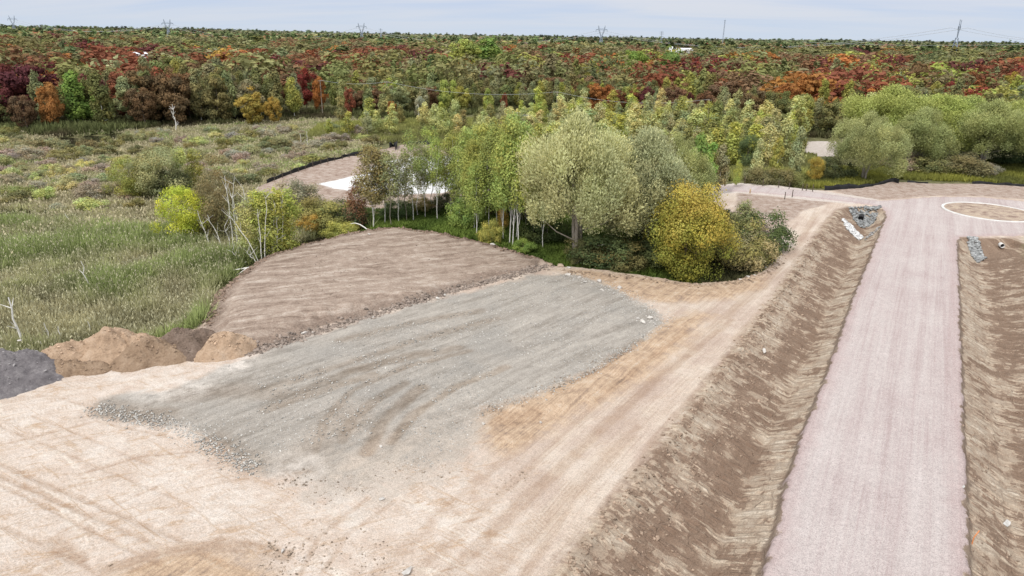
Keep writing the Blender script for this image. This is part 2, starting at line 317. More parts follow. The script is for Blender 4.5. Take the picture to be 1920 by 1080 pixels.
    ditch = T.ramp(pv, [(.08, (.19, .125, .087)), (.245, (.26, .183, .132)), (.272, (.42, .325, .243)), (.42, (.48, .395, .305)), (.62, (.55, .475, .385))])
    ln_ = T.math('MAXIMUM', T.math('MULTIPLY', ea, .8), T.math('MULTIPLY', ed, .6))
    d2 = T.n('ShaderNodeSeparateXYZ'); T.put(d2.inputs[0], duv2)
    def grid(sock, freq, off, lo):
        t_ = T.math('PINGPONG', T.math('MULTIPLY_ADD', sock, freq, T.math('MULTIPLY', T.noise(duv2, .8, 2, .5), off)), 1.0); return T.ramp(t_, [(lo*.4, 1.0), (lo, 0.0)])
    ladder = T.math('MAXIMUM', T.math('MULTIPLY', grid(d2.outputs[1], 3.4, 3.0, .42), T.ramp(T.noise(duv2, .55, 2, .5), [(.44, 0.0), (.5, 1.0)])), T.math('MULTIPLY', grid(d2.outputs[0], 2.6, 3.0, .30), T.ramp(T.noise(duv2, .7, 2, .5), [(.46, 1.0), (.54, .15)])))
    ditch = T.mix(T.math('MULTIPLY', T.math('MAXIMUM', ln_, ladder), .62), ditch, (.19, .135, .098))
    ditch = T.mix(T.ramp(n_f, [(.32, .5), (.42, 0.0)]), ditch, (.17, .13, .10))
    # pink crushed-granite road
    rv = T.mapping(pos, (1, 1, 1), math.radians(30.5))
    rs = T.noise(T.mapping(rv, (.9, .018, 1)), 1.0, 6, .68, .4); rs2 = T.noise(T.mapping(rv, (6, .09, 1)), 1.0, 4, .65)
    pink = T.ramp(T.math('MULTIPLY_ADD', rs, .5, T.math('MULTIPLY_ADD', rs2, .25, T.math('MULTIPLY', n_l, .25))), [(.40, (.385, .315, .305)), (.47, (.435, .372, .36)), (.53, (.465, .41, .395)), (.62, (.505, .455, .44))])
    pink = T.mix(T.ramp(n_g, [(.36, .35), (.5, 0.0)]), pink, (.33, .27, .27))
    edge = T.attr('sd_road').outputs['Fac']
    pink = T.mix(T.math('MULTIPLY_ADD', edge, -.5, T.math('MULTIPLY_ADD', n_l, .5, .35), clamp=True), pink, (.39, .29, .28))
    path = T.ramp(n_m, [(.3, (.44, .38, .34)), (.7, (.55, .50, .46))])
    white = T.ramp(n_f, [(.25, (.50, .50, .49)), (.6, (.74, .74, .74))])
    dirt = T.ramp(T.math('MULTIPLY_ADD', n_m, .6, T.math('MULTIPLY', n_f, .4)), [(.38, (.19, .125, .095)), (.47, (.31, .235, .19)), (.58, (.40, .33, .285)), (.68, (.47, .40, .35))])
    veg = T.ramp(n_m, [(.3, (.06, .065, .025)), (.5, (.12, .12, .05)), (.7, (.20, .175, .095))])
    c = veg
    c = T.mix(mask('sd_back', .4), c, dirt)
    c = T.mix(mask('sd_site', .3), c, tan)
    c = T.mix(mask('sd_org', 1.6, .9, n_m, .25), c, orange)
    gd = T.math('MULTIPLY', T.math('MULTIPLY_ADD', st1, .6, T.math('MULTIPLY_ADD', n_m, .5, -.55)), T.math('MULTIPLY_ADD', dusty, 14.0, 1.2))
    gm_ = T.math('DIVIDE', T.math('ADD', T.attr('sd_grey').outputs['Fac'], gd), T.math('MULTIPLY_ADD', dusty, 2.6, .7))
    c = T.mix(T.math('ADD', gm_, .5, clamp=True), c, grey)
    c = T.mix(T.math('MULTIPLY', T.attr('rut').outputs['Fac'], T.ramp(n_m, [(.3, 1.0), (.7, .5)])), c, T.mix(1.0, c, (.70, .61, .53), 'MULTIPLY'))
    c = T.mix(T.math('MULTIPLY', T.attr('pale').outputs['Fac'], T.ramp(n_m, [(.36, .1), (.6, .9)])), c, (.62, .57, .52))
    c = T.mix(mask('sd_dirt', .5, .6, n_m), c, dirt)
    c = T.mix(mask('sd_plat', .35, .5), c, plat)
    c = T.mix(mask('sd_ditch', .9, 1.1, n_m, -.75), c, ditch)
    c = T.mix(mask('sd_path', .5, .3), c, path)
    lip_shade = T.math('MULTIPLY', mask('sd_road', .1, .18, None, -.30), .75)
    c = T.mix(T.math('MULTIPLY', lip_shade, mask('sd_ditch', .3, .1, None, -.3)), c, (.17, .125, .095))  # rim shadow below the road edge, painted dark into the ditch colour
    c = T.mix(mask('sd_road', .10, .22), c, pink)
    c = T.mix(mask('sd_ring', .2, .1), c, T.mix(T.ramp(n_m, [(.42, 0.0), (.6, .8)]), dirt, (.44, .35, .26)))
    c = T.mix(mask('sd_wht', .6, .8), c, white)
    c = T.mix(T.ramp(n_g, [(.32, .30), (.5, 0.0)]), c, (.14, .115, .09))
    c = T.mix(T.ramp(n_g, [(.58, 0.0), (.75, .22)]), c, (.7, .66, .62))
    n_p = T.noise(pos, 13, 2, .8); n_q = T.noise(pos, 3.4, 3, .8)
    site_ = mask('sd_site', .3)
    gr_ = T.math('MULTIPLY', T.ramp(n_p, [(.36, .68), (.5, 1.0), (.64, 1.2)]), T.ramp(n_q, [(.36, .86), (.5, 1.0), (.64, 1.09)]))
    grc = T.n('ShaderNodeCombineColor'); T.put(grc.inputs[0], gr_); T.put(grc.inputs[1], gr_); T.put(grc.inputs[2], gr_)
    c = T.mix(T.math('MULTIPLY_ADD', mask('sd_grey', 1.0, .3), .15, .6, clamp=True), c, T.mix(1.0, c, grc.outputs[0], 'MULTIPLY'))
    # grass on the right bank
    gm = T.attr('grass').outputs['Fac']
    c = T.mix(T.math('MULTIPLY', gm, T.ramp(n_m, [(.4, 0.0), (.55, 1.0)])), c, (.13, .14, .055))
    bump = T.n('ShaderNodeBump'); bump.inputs['Strength'].default_value = 1.0; bump.inputs['Distance'].default_value = .10
    hh = T.math('MULTIPLY_ADD', n_f, .6, T.math('MULTIPLY', n_g, .22)); hh = T.math('ADD', hh, T.math('MULTIPLY', st2, .35)); hh = T.math('ADD', hh, T.math('MULTIPLY', T.math('MULTIPLY_ADD', pv, 1.2, T.math('MULTIPLY', T.math('MAXIMUM', ln_, ladder), -.7)), mask('sd_ditch')))
    T.put(bump.inputs['Height'], hh)
    b = T.n('ShaderNodeBsdfPrincipled'); T.put(b.inputs['Base Color'], c); b.inputs['Roughness'].default_value = .95; b.inputs['Specular IOR Level'].default_value = .15
    T.put(b.inputs['Normal'], bump.outputs[0]); T.out(b.outputs[0]); return m

def leaf_material(name='foliage', trans=.3, useobj=True):
    m = bpy.data.materials.new(name); T = NT(m)
    c = T.attr('tint').outputs['Color']
    if useobj:
        oi = T.n('ShaderNodeObjectInfo'); c = T.mix(1.0, c, oi.outputs['Color'], 'MULTIPLY')
    d = T.n('ShaderNodeBsdfDiffuse'); T.put(d.inputs[0], c); t = T.n('ShaderNodeBsdfTranslucent'); T.put(t.inputs[0], c)
    mx = T.n('ShaderNodeMixShader'); mx.inputs[0].default_value = trans; T.t.links.new(d.outputs[0], mx.inputs[1]); T.t.links.new(t.outputs[0], mx.inputs[2])
    T.out(mx.outputs[0]); return m

def simple(name, c1, c2=None, scale=4., rough=.85, bump=.0, metal=0.0, obj=False):
    m = bpy.data.materials.new(name); T = NT(m)
    co_ = T.n('ShaderNodeTexCoord').outputs['Object']
    n = T.noise(co_, scale, 5, .65)
    c = T.ramp(n, [(.3, c1), (.7, c2 or c1)])
    if obj:
        oi = T.n('ShaderNodeObjectInfo'); c = T.mix(1.0, c, oi.outputs['Color'], 'MULTIPLY')
    b = T.n('ShaderNodeBsdfPrincipled'); T.put(b.inputs['Base Color'], c); b.inputs['Roughness'].default_value = rough; b.inputs['Metallic'].default_value = metal
    b.inputs['Specular IOR Level'].default_value = .3
    if bump:
        bp = T.n('ShaderNodeBump'); bp.inputs['Strength'].default_value = 1; bp.inputs['Distance'].default_value = bump; T.put(bp.inputs['Height'], T.noise(co_, scale*1.7, 6, .7)); T.put(b.inputs['Normal'], bp.outputs[0])
    T.out(b.outputs[0]); return m

EARTH = ground_material()
LEAF = leaf_material(); GRASS = leaf_material('reed_blades', .25, False)
BARKW = simple('pale_bark', (.60, .58, .54), (.85, .83, .79), 3, .8, .01)
BARKB = simple('brown_bark', (.10, .08, .06), (.22, .18, .14), 3, .9, .02)
BARKG = simple('grey_bark', (.22, .19, .15), (.36, .32, .27), 3, .9, .02)
STEEL = simple('galvanised_steel', (.24, .29, .36), (.34, .39, .46), .2, .6, 0, .2)
WIRE = simple('aluminium_wire', (.38, .40, .42), (.48, .50, .52), .1, .5)
STONE = simple('broken_stone', (.30, .29, .28), (.52, .50, .48), 2.5, .9, .02, obj=True)
PLASTIC = simple('black_geotextile', (.008, .008, .009), (.02, .02, .022), 3, .7, .01)
POST = simple('dark_post_wood', (.05, .04, .03), (.12, .09, .07), 6, .9, .005)
LATH = simple('raw_wood', (.40, .28, .18), (.55, .42, .28), 6, .8, .004)
CONC = simple('white_concrete', (.50, .49, .47), (.72, .71, .69), .9, .8, .01)
PAPER = simple('dirty_sheet', (.32, .30, .28), (.58, .57, .55), 5, .8)
WHITEM = simple('white_sheet_metal', (.74, .75, .77), (.82, .83, .85), 1, .5)

def water_mat():
    m = bpy.data.materials.new('marsh_water'); T = NT(m); b = T.n('ShaderNodeBsdfPrincipled')
    pos = T.n('ShaderNodeNewGeometry').outputs['Position']
    T.put(b.inputs['Base Color'], T.ramp(T.noise(pos, .5), [(.3, (.012, .010, .007)), (.7, (.03, .026, .018))])); b.inputs['Roughness'].default_value = .08
    bp = T.n('ShaderNodeBump'); bp.inputs['Strength'].default_value = .15; bp.inputs['Distance'].default_value = .05; T.put(bp.inputs['Height'], T.noise(pos, 2.5)); T.put(b.inputs['Normal'], bp.outputs[0])
    T.out(b.outputs[0]); return m
WATER = water_mat()

# ------------------------------------------------------------------ mesh helpers
def mk_mesh(name, V, F, mat, tint=None, smooth=False):
    V = np.asarray(V, np.float32); F = np.asarray(F, np.int32)
    me = bpy.data.meshes.new(name); k = F.shape[1]
    me.vertices.add(len(V)); me.vertices.foreach_set('co', V.ravel())
    me.loops.add(F.size); me.loops.foreach_set('vertex_index', F.ravel())
    me.polygons.add(len(F)); me.polygons.foreach_set('loop_start', np.arange(0, F.size, k, dtype=np.int32))
    if smooth: me.polygons.foreach_set('use_smooth', np.ones(len(F), bool))
    if tint is not None:
        a = me.color_attributes.new('tint', 'FLOAT_COLOR', 'POINT')
        t = np.ones((len(V), 4), np.float32); t[:, :3] = tint; a.data.foreach_set('color', t.ravel())
    me.update(calc_edges=True); me.materials.append(mat)
    return me
def link(name, me, parent=None, loc=None, rz=0., sc=None):
    o = bpy.data.objects.new(name, me); COL.objects.link(o)
    if parent: o.parent = parent
    if loc is not None: o.location = loc
    if rz: o.rotation_euler = (0, 0, rz)
    if sc is not None: o.scale = sc if hasattr(sc, '__len__') else (sc, sc, sc)
    return o
def tag(o, label=None, cat=None, group=None, kind=None):
    if label: o['label'] = label
    if cat: o['category'] = cat
    if group: o['group'] = group
    if kind: o['kind'] = kind
    return o
def thing(name, label, cat, loc, rz=0, group=None, sc=None):
    o = link(name, None, None, loc, rz, sc); return tag(o, label, cat, group)
def unit(v): return v/np.maximum(np.linalg.norm(v, axis=-1, keepdims=True), 1e-9)
def rdirs(n, r=rng): return unit(r.normal(size=(n, 3)))
def leaves(C, N, T, w, h, fold=0.0):
    """diamond leaves; centres, normals, long axis"""
    T = unit(T-(T*N).sum(1, keepdims=True)*N); B = np.cross(N, T)
    w = np.broadcast_to(w, (len(C),))[:, None]; h = np.broadcast_to(h, (len(C),))[:, None]
    V = np.stack([C+T*h*.5, C+B*w*.5+T*h*.05, C-T*h*.5, C-B*w*.5+T*h*.05], 1).reshape(-1, 3)
    return V, np.arange(len(C)*4).reshape(-1, 4)
def tube(pts, rad, n=6):
    pts = np.array(pts, float); rad = np.broadcast_to(np.array(rad, float), (len(pts),)); V = []; F = []
    for i, p in enumerate(pts):
        d = pts[min(i+1, len(pts)-1)]-pts[max(i-1, 0)]; d = d/(np.linalg.norm(d)+1e-9)
        a = np.cross(d, [0, 1, 0] if abs(d[1]) < .8 else [1, 0, 0]); a /= np.linalg.norm(a); b = np.cross(d, a)
        for k in range(n):
            t = 2*math.pi*k/n; V.append(p+rad[i]*(a*math.cos(t)+b*math.sin(t)))
    for i in range(len(pts)-1):
        for k in range(n):
            F.append((i*n+k, i*n+(k+1) % n, (i+1)*n+(k+1) % n, (i+1)*n+k))
    # cap as degenerate-free quads through two rings is skipped at the thin tip; close the ends with small fans
    return V, F
def joinVF(parts):
    V = []; F = []; o = 0
    for v, f in parts:
        V.append(np.asarray(v, float)); F.append(np.asarray(f, int)+o); o += len(v)
    return np.concatenate(V), np.concatenate(F)
def box(x0, y0, z0, x1, y1, z1):
    V = [(x, y, z) for z in (z0, z1) for y in (y0, y1) for x in (x0, x1)]
    return V, [(0, 2, 3, 1), (4, 5, 7, 6), (0, 1, 5, 4), (2, 6, 7, 3), (0, 4, 6, 2), (1, 3, 7, 5)]

# ------------------------------------------------------------------ the ground: one sheet to the horizon, cut along its covers
ys = [11.]
while ys[-1] < 150: ys.append(ys[-1]*1.0042)
while ys[-1] < 9000: ys.append(ys[-1]*1.022)
ys = np.array(ys); nc = 860
us = np.linspace(-1, 1, nc)
YY = np.repeat(ys[:, None], nc, 1); XX = us[None, :]*(ys[:, None]*.86+16)
Z, SD, TUV, DUV = hmap(XX, YY, True); Z = Z-.06*marks(XX, YY)[0]
nr = len(ys)
idx = np.arange(nr*nc).reshape(nr, nc)
quads = np.stack([idx[:-1, :-1], idx[:-1, 1:], idx[1:, 1:], idx[1:, :-1]], -1).reshape(-1, 4)
Vg = np.stack([XX.ravel(), YY.ravel(), Z.ravel()], 1)
fc = {k: v.ravel()[quads].mean(1) for k, v in SD.items()}
fx = XX.ravel()[quads].mean(1); fy = YY.ravel()[quads].mean(1)
cls = np.zeros(len(quads), int)
names = ['ground', 'dirt_track', 'gravel_pad', 'orange_sand', 'soil_platform', 'ditch', 'gravel_road', 'roundabout_island', 'white_gravel', 'construction_ground']
cls[(fc['sd_back'] > 0) | (fc['sd_dirt'] > 0)] = 9
cls[fc['sd_site'] > 0] = 1
cls[fc['sd_org'] > 0] = 3
cls[fc['sd_grey'] > 0] = 2
cls[fc['sd_dirt'] > 0] = 9
cls[fc['sd_plat'] > 0] = 4
cls[fc['sd_ditch'] > -.3] = 5
cls[(fc['sd_road'] > 0) | (fc['sd_path'] > 0)] = 6
cls[fc['sd_ring'] > 0] = 7
cls[fc['sd_wht'] > 0] = 8
def clipf(a): return np.clip(a, -4, 4).astype(np.float32)
Xr = XX.ravel(); Yr = YY.ravel()
# places where the track print texture and dust occur
flat = (sstep(4, -3, Xr+(Yr-30)*.15)*sstep(56, 46, Yr)).astype(np.float32)
dust = np.clip(sstep(46, 33, Yr)*sstep(-16, -9, Xr)+.08, 0, 1).astype(np.float32)
grs = (sstep(7.0, 9.5, (Xr-D2L[1][0])*.862-(Yr-D2L[1][1])*.507)*sstep(96, 86, Yr)).astype(np.float32)
RT, PL = marks(Xr, Yr); RT = RT.astype(np.float32); PL = PL.astype(np.float32)
for ci, nm in enumerate(names):
    sel = quads[cls == ci]
    if not len(sel): continue
    groups = [sel]
    if nm == 'ditch':
        cx = XX.ravel()[sel].mean(1); cy = YY.ravel()[sel].mean(1); lr = (cx-23.1)*.862-(cy-27.2)*.507
        groups = [sel[lr < -4], sel[lr >= -4]]
    for sel in groups:
        u, inv = np.unique(sel.ravel(), return_inverse=True)
        me = mk_mesh(nm, Vg[u], inv.reshape(-1, 4), EARTH, smooth=True)
        for k, v in SD.items():
            a = me.attributes.new(k, 'FLOAT', 'POINT'); a.data.foreach_set('value', clipf(v.ravel()[u]))
        for k, v in (('flat', flat), ('dust', dust), ('grass', grs), ('rut', RT), ('pale', PL)):
            a = me.attributes.new(k, 'FLOAT', 'POINT'); a.data.foreach_set('value', v[u])
        for k, a3 in (('track_uv', TUV), ('ditch_uv', DUV)):
            a0, a1 = a3[:2]
            a = me.attributes.new(k, 'FLOAT_VECTOR', 'POINT'); vv = np.zeros((len(u), 3), np.float32); vv[:, 0] = a0.ravel()[u]; vv[:, 1] = a1.ravel()[u]
            if len(a3) > 2: vv[:, 2] = a3[2].ravel()[u]
            a.data.foreach_set('vector', vv.ravel())
        tag(link(nm, me), kind='structure')
# open water
def water_sheet(poly, z, name):
    p = np.array(poly); c = p.mean(0); V = [(c[0], c[1], z)]+[(c[0]+(a-c[0])*1.25, c[1]+(b-c[1])*1.25, z) for a, b in p]
    me = bpy.data.meshes.new(name); n = len(p); me.from_pydata(V, [], [(0, i+1, (i+1) % n+1) for i in range(n)]); me.materials.append(WATER)
    tag(link(name, me), kind='structure')
for pn in (POND, POND2, POND3): water_sheet(pn, -1.95, 'marsh_water')

# ------------------------------------------------------------------ tree meshes
def blob_leaves(clC, clR, n, ls, aspect=1.6, squash=.8, centre=(0, 0, 0), spread=.38, out=.6, strand=0., r=rng, bright=.22, up=.25, nj=.5, hj=1.):
    clC = np.array(clC); clR = np.array(clR); k = len(clC)
    pr = clR**2; pr /= pr.sum(); ci = r.choice(k, n, p=pr)
    d = rdirs(n, r)
    outd = unit(clC[ci]-np.array(centre)+1e-6)
    flip = ((d*outd).sum(1) < -.2) & (r.random(n) < out); d[flip] *= -1
    rad = clR[ci]*(1.05-spread*np.abs(r.normal(size=n))+.35*(r.random(n) < .12)*r.random(n))
    pos = clC[ci]+d*rad[:, None]*np.array([1, 1, squash])
    N = unit(d+nj*rdirs(n, r)+np.array([0, 0, up]))
    if strand > 0:
        Tn = unit(outd*.5+d*.6+np.array([0, 0, strand])+.35*rdirs(n, r))
        N = unit(np.cross(Tn, rdirs(n, r))+.5*d)
    else: Tn = rdirs(n, r)
    s = ls*(.6+.8*r.random(n))
    V, F = leaves(pos, N, Tn, s, s*aspect)
    cb = (1-bright+2*bright*r.random(k))[ci]*(.82+.36*r.random(n))
    hue = ((r.random(k)-.5)[ci]*.22+(r.random(n)-.5)*.12)*hj
    tint = np.stack([cb*(1+hue), cb*(1+hue*.15), cb*(1-hue*.5)], 1)
    return V, F, np.repeat(tint, 4, 0)

def crown_round(H, R, n, ls, r, k=26, zc=.53, hr=.46, **kw):
    """broad crown: clumps on an uneven ellipsoid"""
    d = rdirs(k, r); rr = .50+.38*r.random(k)
    lob = 1+.22*np.sin(3*np.arctan2(d[:, 1], d[:, 0])+r.random()*6)+.10*r.normal(size=k)
    C = d*(rr*lob)[:, None]*np.array([R, R, H*hr])+np.array([0, 0, H*zc])
    cr = R*(.20+.24*r.random(k))
    return blob_leaves(C, cr, n, ls, centre=(0, 0, H*zc), r=r, **kw), C
def crown_column(H, R, n, ls, r, k=22, z0=.32, top=.4, **kw):
    """narrow aspen / birch crown"""
    t = r.random(k)**.85; z = H*(z0+(1-z0)*t*.95)
    prof = R*(1-(1-top)*t**1.4)*(.35+.65*np.minimum(1, t/.25))
    a = r.random(k)*6.283; q = prof*(.2+.55*r.random(k))
    C = np.stack([np.cos(a)*q, np.sin(a)*q, z], 1); cr = prof*(.32+.28*r.random(k))+.12*R
    kw.setdefault('squash', 1.35)
    return blob_leaves(C, cr, n, ls, centre=(0, 0, H*.5), r=r, **kw), C
def crown_cone(H, R, n, ls, r, **kw):
    k = 30; t = r.random(k); z = H*(.12+.86*t); a = r.random(k)*6.283; q = R*(1-t)*.7
    C = np.stack([np.cos(a)*q, np.sin(a)*q, z], 1); cr = R*(1-t)*.38+.25
    return blob_leaves(C, cr, n, ls, centre=(0, 0, H*.2), r=r, squash=.5, **kw), C
def crown_willow(H, R, n, ls, r, k=60, zm=.10, **kw):
    nl = 7; la = np.arange(nl)*6.283/(nl-1)+r.random(nl)*.7; lr = R*(.42+.22*r.random(nl)); lr[-1] = 0
    L = np.stack([np.cos(la)*lr, np.sin(la)*lr, H*(.38+.22*r.random(nl))], 1); L[-1, 2] = H*.66; LR = R*(.46+.14*r.random(nl)); LR[-1] = R*.52
    li = r.integers(0, nl, k); d = rdirs(k, r); d[:, 2] = np.where(d[:, 2] < -.5, -d[:, 2], d[:, 2])
    C = L[li]+d*(LR[li]*(.55+.4*r.random(k)))[:, None]*np.array([1, 1, 1.35]); C[:, 2] = np.clip(C[:, 2], H*zm*(1+r.random(k)), H*.95)
    cr = R*(.12+.15*r.random(k))
    kw.setdefault('bright', .20); kw.setdefault('hj', .5)
    return blob_leaves(C, cr, n, ls, aspect=2.3, centre=(0, 0, H*.25), strand=.45, r=r, squash=1.35, spread=.42, **kw), C

def trunk_mesh(name, H, r0, C, mat, r, limbs=8, top=.8, lean=.04, n=6, lr=.35, stems=1, spread=.15):
    parts = []
    for s in range(stems):
        a = r.random()*6.28; off = spread*H*(0 if stems == 1 else 1)
        tx, ty = math.cos(a+s*2.1)*off+lean*H*r.normal(), math.sin(a+s*2.1)*off+lean*H*r.normal()
        bx, by = (math.cos(a+s*2.1)*r0*1.3, math.sin(a+s*2.1)*r0*1.3) if stems > 1 else (0, 0)
        ts = np.linspace(0, 1, 7); wob = r.normal(size=(7, 2))*.012*H; wob[0] = 0
        pts = np.stack([bx+(tx-bx)*ts**1.3+wob[:, 0], by+(ty-by)*ts**1.3+wob[:, 1], ts*H*top-.4*(ts == 0)], 1)
        parts.append(tube(pts, r0*(1-.82*ts), n))
        lim = [C[i] for i in r.permutation(len(C))[:limbs//stems+1]] if len(C) else []
        for c in lim:
            t = np.clip((c[2]-.12*H)/(H*top)*.8, .2, .92)*(.75+.25*r.random()); i = int(t*6); f = t*6-i; p = pts[i]*(1-f)+pts[min(i+1, 6)]*f
            mid = (p+c)/2+np.array([0, 0, -.03*H])
            rr = r0*(1-.82*t)*lr
            parts.append(tube([p, mid, c], [rr, rr*.7, rr*.25], 4))
    V, F = joinVF(parts); return mk_mesh(name, V, F, mat, smooth=True)

def make_kit(kind, r, H, R, n, ls, bark, r0, **kw):
    tk = kw.pop('trunk', {})
    f = dict(round=crown_round, column=crown_column, cone=crown_cone, willow=crown_willow)[kind]
    (V, F, t), C = f(H, R, n, ls, r, **kw)
    return dict(H=H, crown=mk_mesh('crown', V, F, LEAF, t), trunk=trunk_mesh('trunk', H, r0, C, bark, r, **tk))

def place_tree(kit, name, cat, label, x, y, z, H, color, group=None, wid=1.0, rz=None):
    s = H/kit['H']; rz = random.uniform(0, 6.28) if rz is None else rz
    t = thing(name, label, cat, (x, y, z), rz, group, (s*wid, s*wid, s))
    link('trunk', kit['trunk'], t); c = link('crown', kit['crown'], t)
    c.color = (*color, 1)
    return t
# colours of leaves (name: albedo)
CN = {'olive green': (.27, .265, .105), 'sage green': (.35, .355, .18), 'dark green': (.135, .17, .075), 'yellow green': (.43, .44, .12), 'lime green': (.55, .60, .08), 'bright green': (.27, .36, .10),
      'pale yellow green': (.53, .52, .22), 'maroon': (.17, .065, .06), 'crimson red': (.30, .075, .06), 'rust red': (.30, .12, .07), 'orange': (.45, .20, .07), 'golden yellow': (.52, .38, .10),
      'russet brown': (.26, .16, .09), 'purple brown': (.25, .20, .17), 'dull brown green': (.25, .235, .115), 'grey brown': (.40, .35, .26)}
def vary(c, a=.14):
    b = 1+random.uniform(-a, a); return tuple(max(.004, v*b*(1+random.uniform(-.08, .08))) for v in c)
R_ = lambda s: np.random.default_rng(s)
K_round = [make_kit('round', R_(10+i), 14, 4.4, 6500, .36, BARKB, .22, k=46, trunk=dict(limbs=6)) for i in range(5)]
K_asp = [make_kit('column', R_(30+i), 13, 2.6, 3600, .30, BARKW, .10, k=30, z0=.22 if i % 2 else .12, trunk=dict(limbs=5, lean=.02, n=5)) for i in range(6)]
K_cone = [make_kit('cone', R_(50+i), 14, 3.2, 2200, .5, BARKB, .18, trunk=dict(limbs=0)) for i in range(2)]
K_shr = [make_kit('round', R_(60+i), 3.2, 2.1, 3000, .15, BARKB, .05, k=40, zc=.46, hr=.50, spread=.5, trunk=dict(limbs=6, stems=3, n=4)) for i in range(5)]
K_will = [make_kit('willow', R_(70+i), 14, 7.2, 76000, .125, BARKG, .30, k=130, zm=.20 if i == 2 else .10, trunk=dict(limbs=16, stems=3, spread=.14)) for i in range(3)]
K_yasp = [make_kit('column', R_(80+i), 8, 1.7, 2200, .19, BARKW, .055, z0=.05, k=28, trunk=dict(limbs=4, lean=.02, n=4)) for i in range(5)]

K_bir = [make_kit('column', R_(110+i), 14, 2.8, 6000, .17, BARKW if i != 4 else BARKG, .095, z0=.30 if i % 2 else .38, k=50, top=.55, squash=1.0, spread=.5, trunk=dict(limbs=16, lean=.03, n=6, top=.93, lr=.4)) for i in range(5)]
K_birs = [make_kit('column', R_(170+i), 14, 2.7, 2900, .16, BARKW if i else BARKG, .085, z0=.36, k=40, top=.55, squash=1.0, spread=.5, trunk=dict(limbs=16, lean=.03, n=6, top=.93, lr=.4)) for i in range(3)]
K_sap = [make_kit('column', R_(130+i), 8, 1.7, 5200, .11, BARKW, .05, k=44, z0=.10, spread=.6, trunk=dict(limbs=8, lean=.03, n=5, top=.95)) for i in range(3)]
K_nsh = [make_kit('round', R_(140+i), 3.2, 2.1, 9000, .085, BARKB, .05, k=60, zc=.46, hr=.50, spread=.6, aspect=1.9, trunk=dict(limbs=8, stems=3, n=4)) for i in range(4)]
K_nrd = [make_kit('round', R_(150+i), 9, 3.6, 14000, .13, BARKB, .12, k=60, zc=.50, hr=.48, trunk=dict(limbs=8, stems=2)) for i in range(3)]
KITS = dict(bir=K_bir, round=K_round, asp=K_asp, cone=K_cone, shr=K_shr, yasp=K_yasp, will=K_will)
KNAME = dict(bir=('birch_tree', 'tree', 'sparse birch'), round=('broadleaf_tree', 'tree', 'broadleaf tree'), asp=('aspen_tree', 'tree', 'slender aspen'), cone=('conifer_tree', 'tree', 'pointed conifer'), shr=('shrub', 'shrub', 'low shrub'),
             yasp=('young_aspen', 'tree', 'young aspen'), will=('willow_tree', 'willow', 'billowy willow'))
PENDING = []   # trees whose label is built after all are placed: (kit kind, colour name, x, y, H, wid, region)
def plant(kind, cname, px, py, ptop=None, H=None, z=None, wid=1.0, zone='', label=None, group=None, D=None):
    if D is not None:
        X, Y, _ = at_d(px, py, D); z0 = hz(X, Y)
    else:
        zz = -1.5 if z is None else z
        X, Y = at(px, py, zz); z0 = hz(X, Y)
    if H is None: H = height_for(X, Y, z0, ptop)
    PENDING.append(dict(kind=kind, c=cname, x=X, y=Y, z=z0, H=H, wid=wid, zone=zone, label=label, group=group)); return X, Y

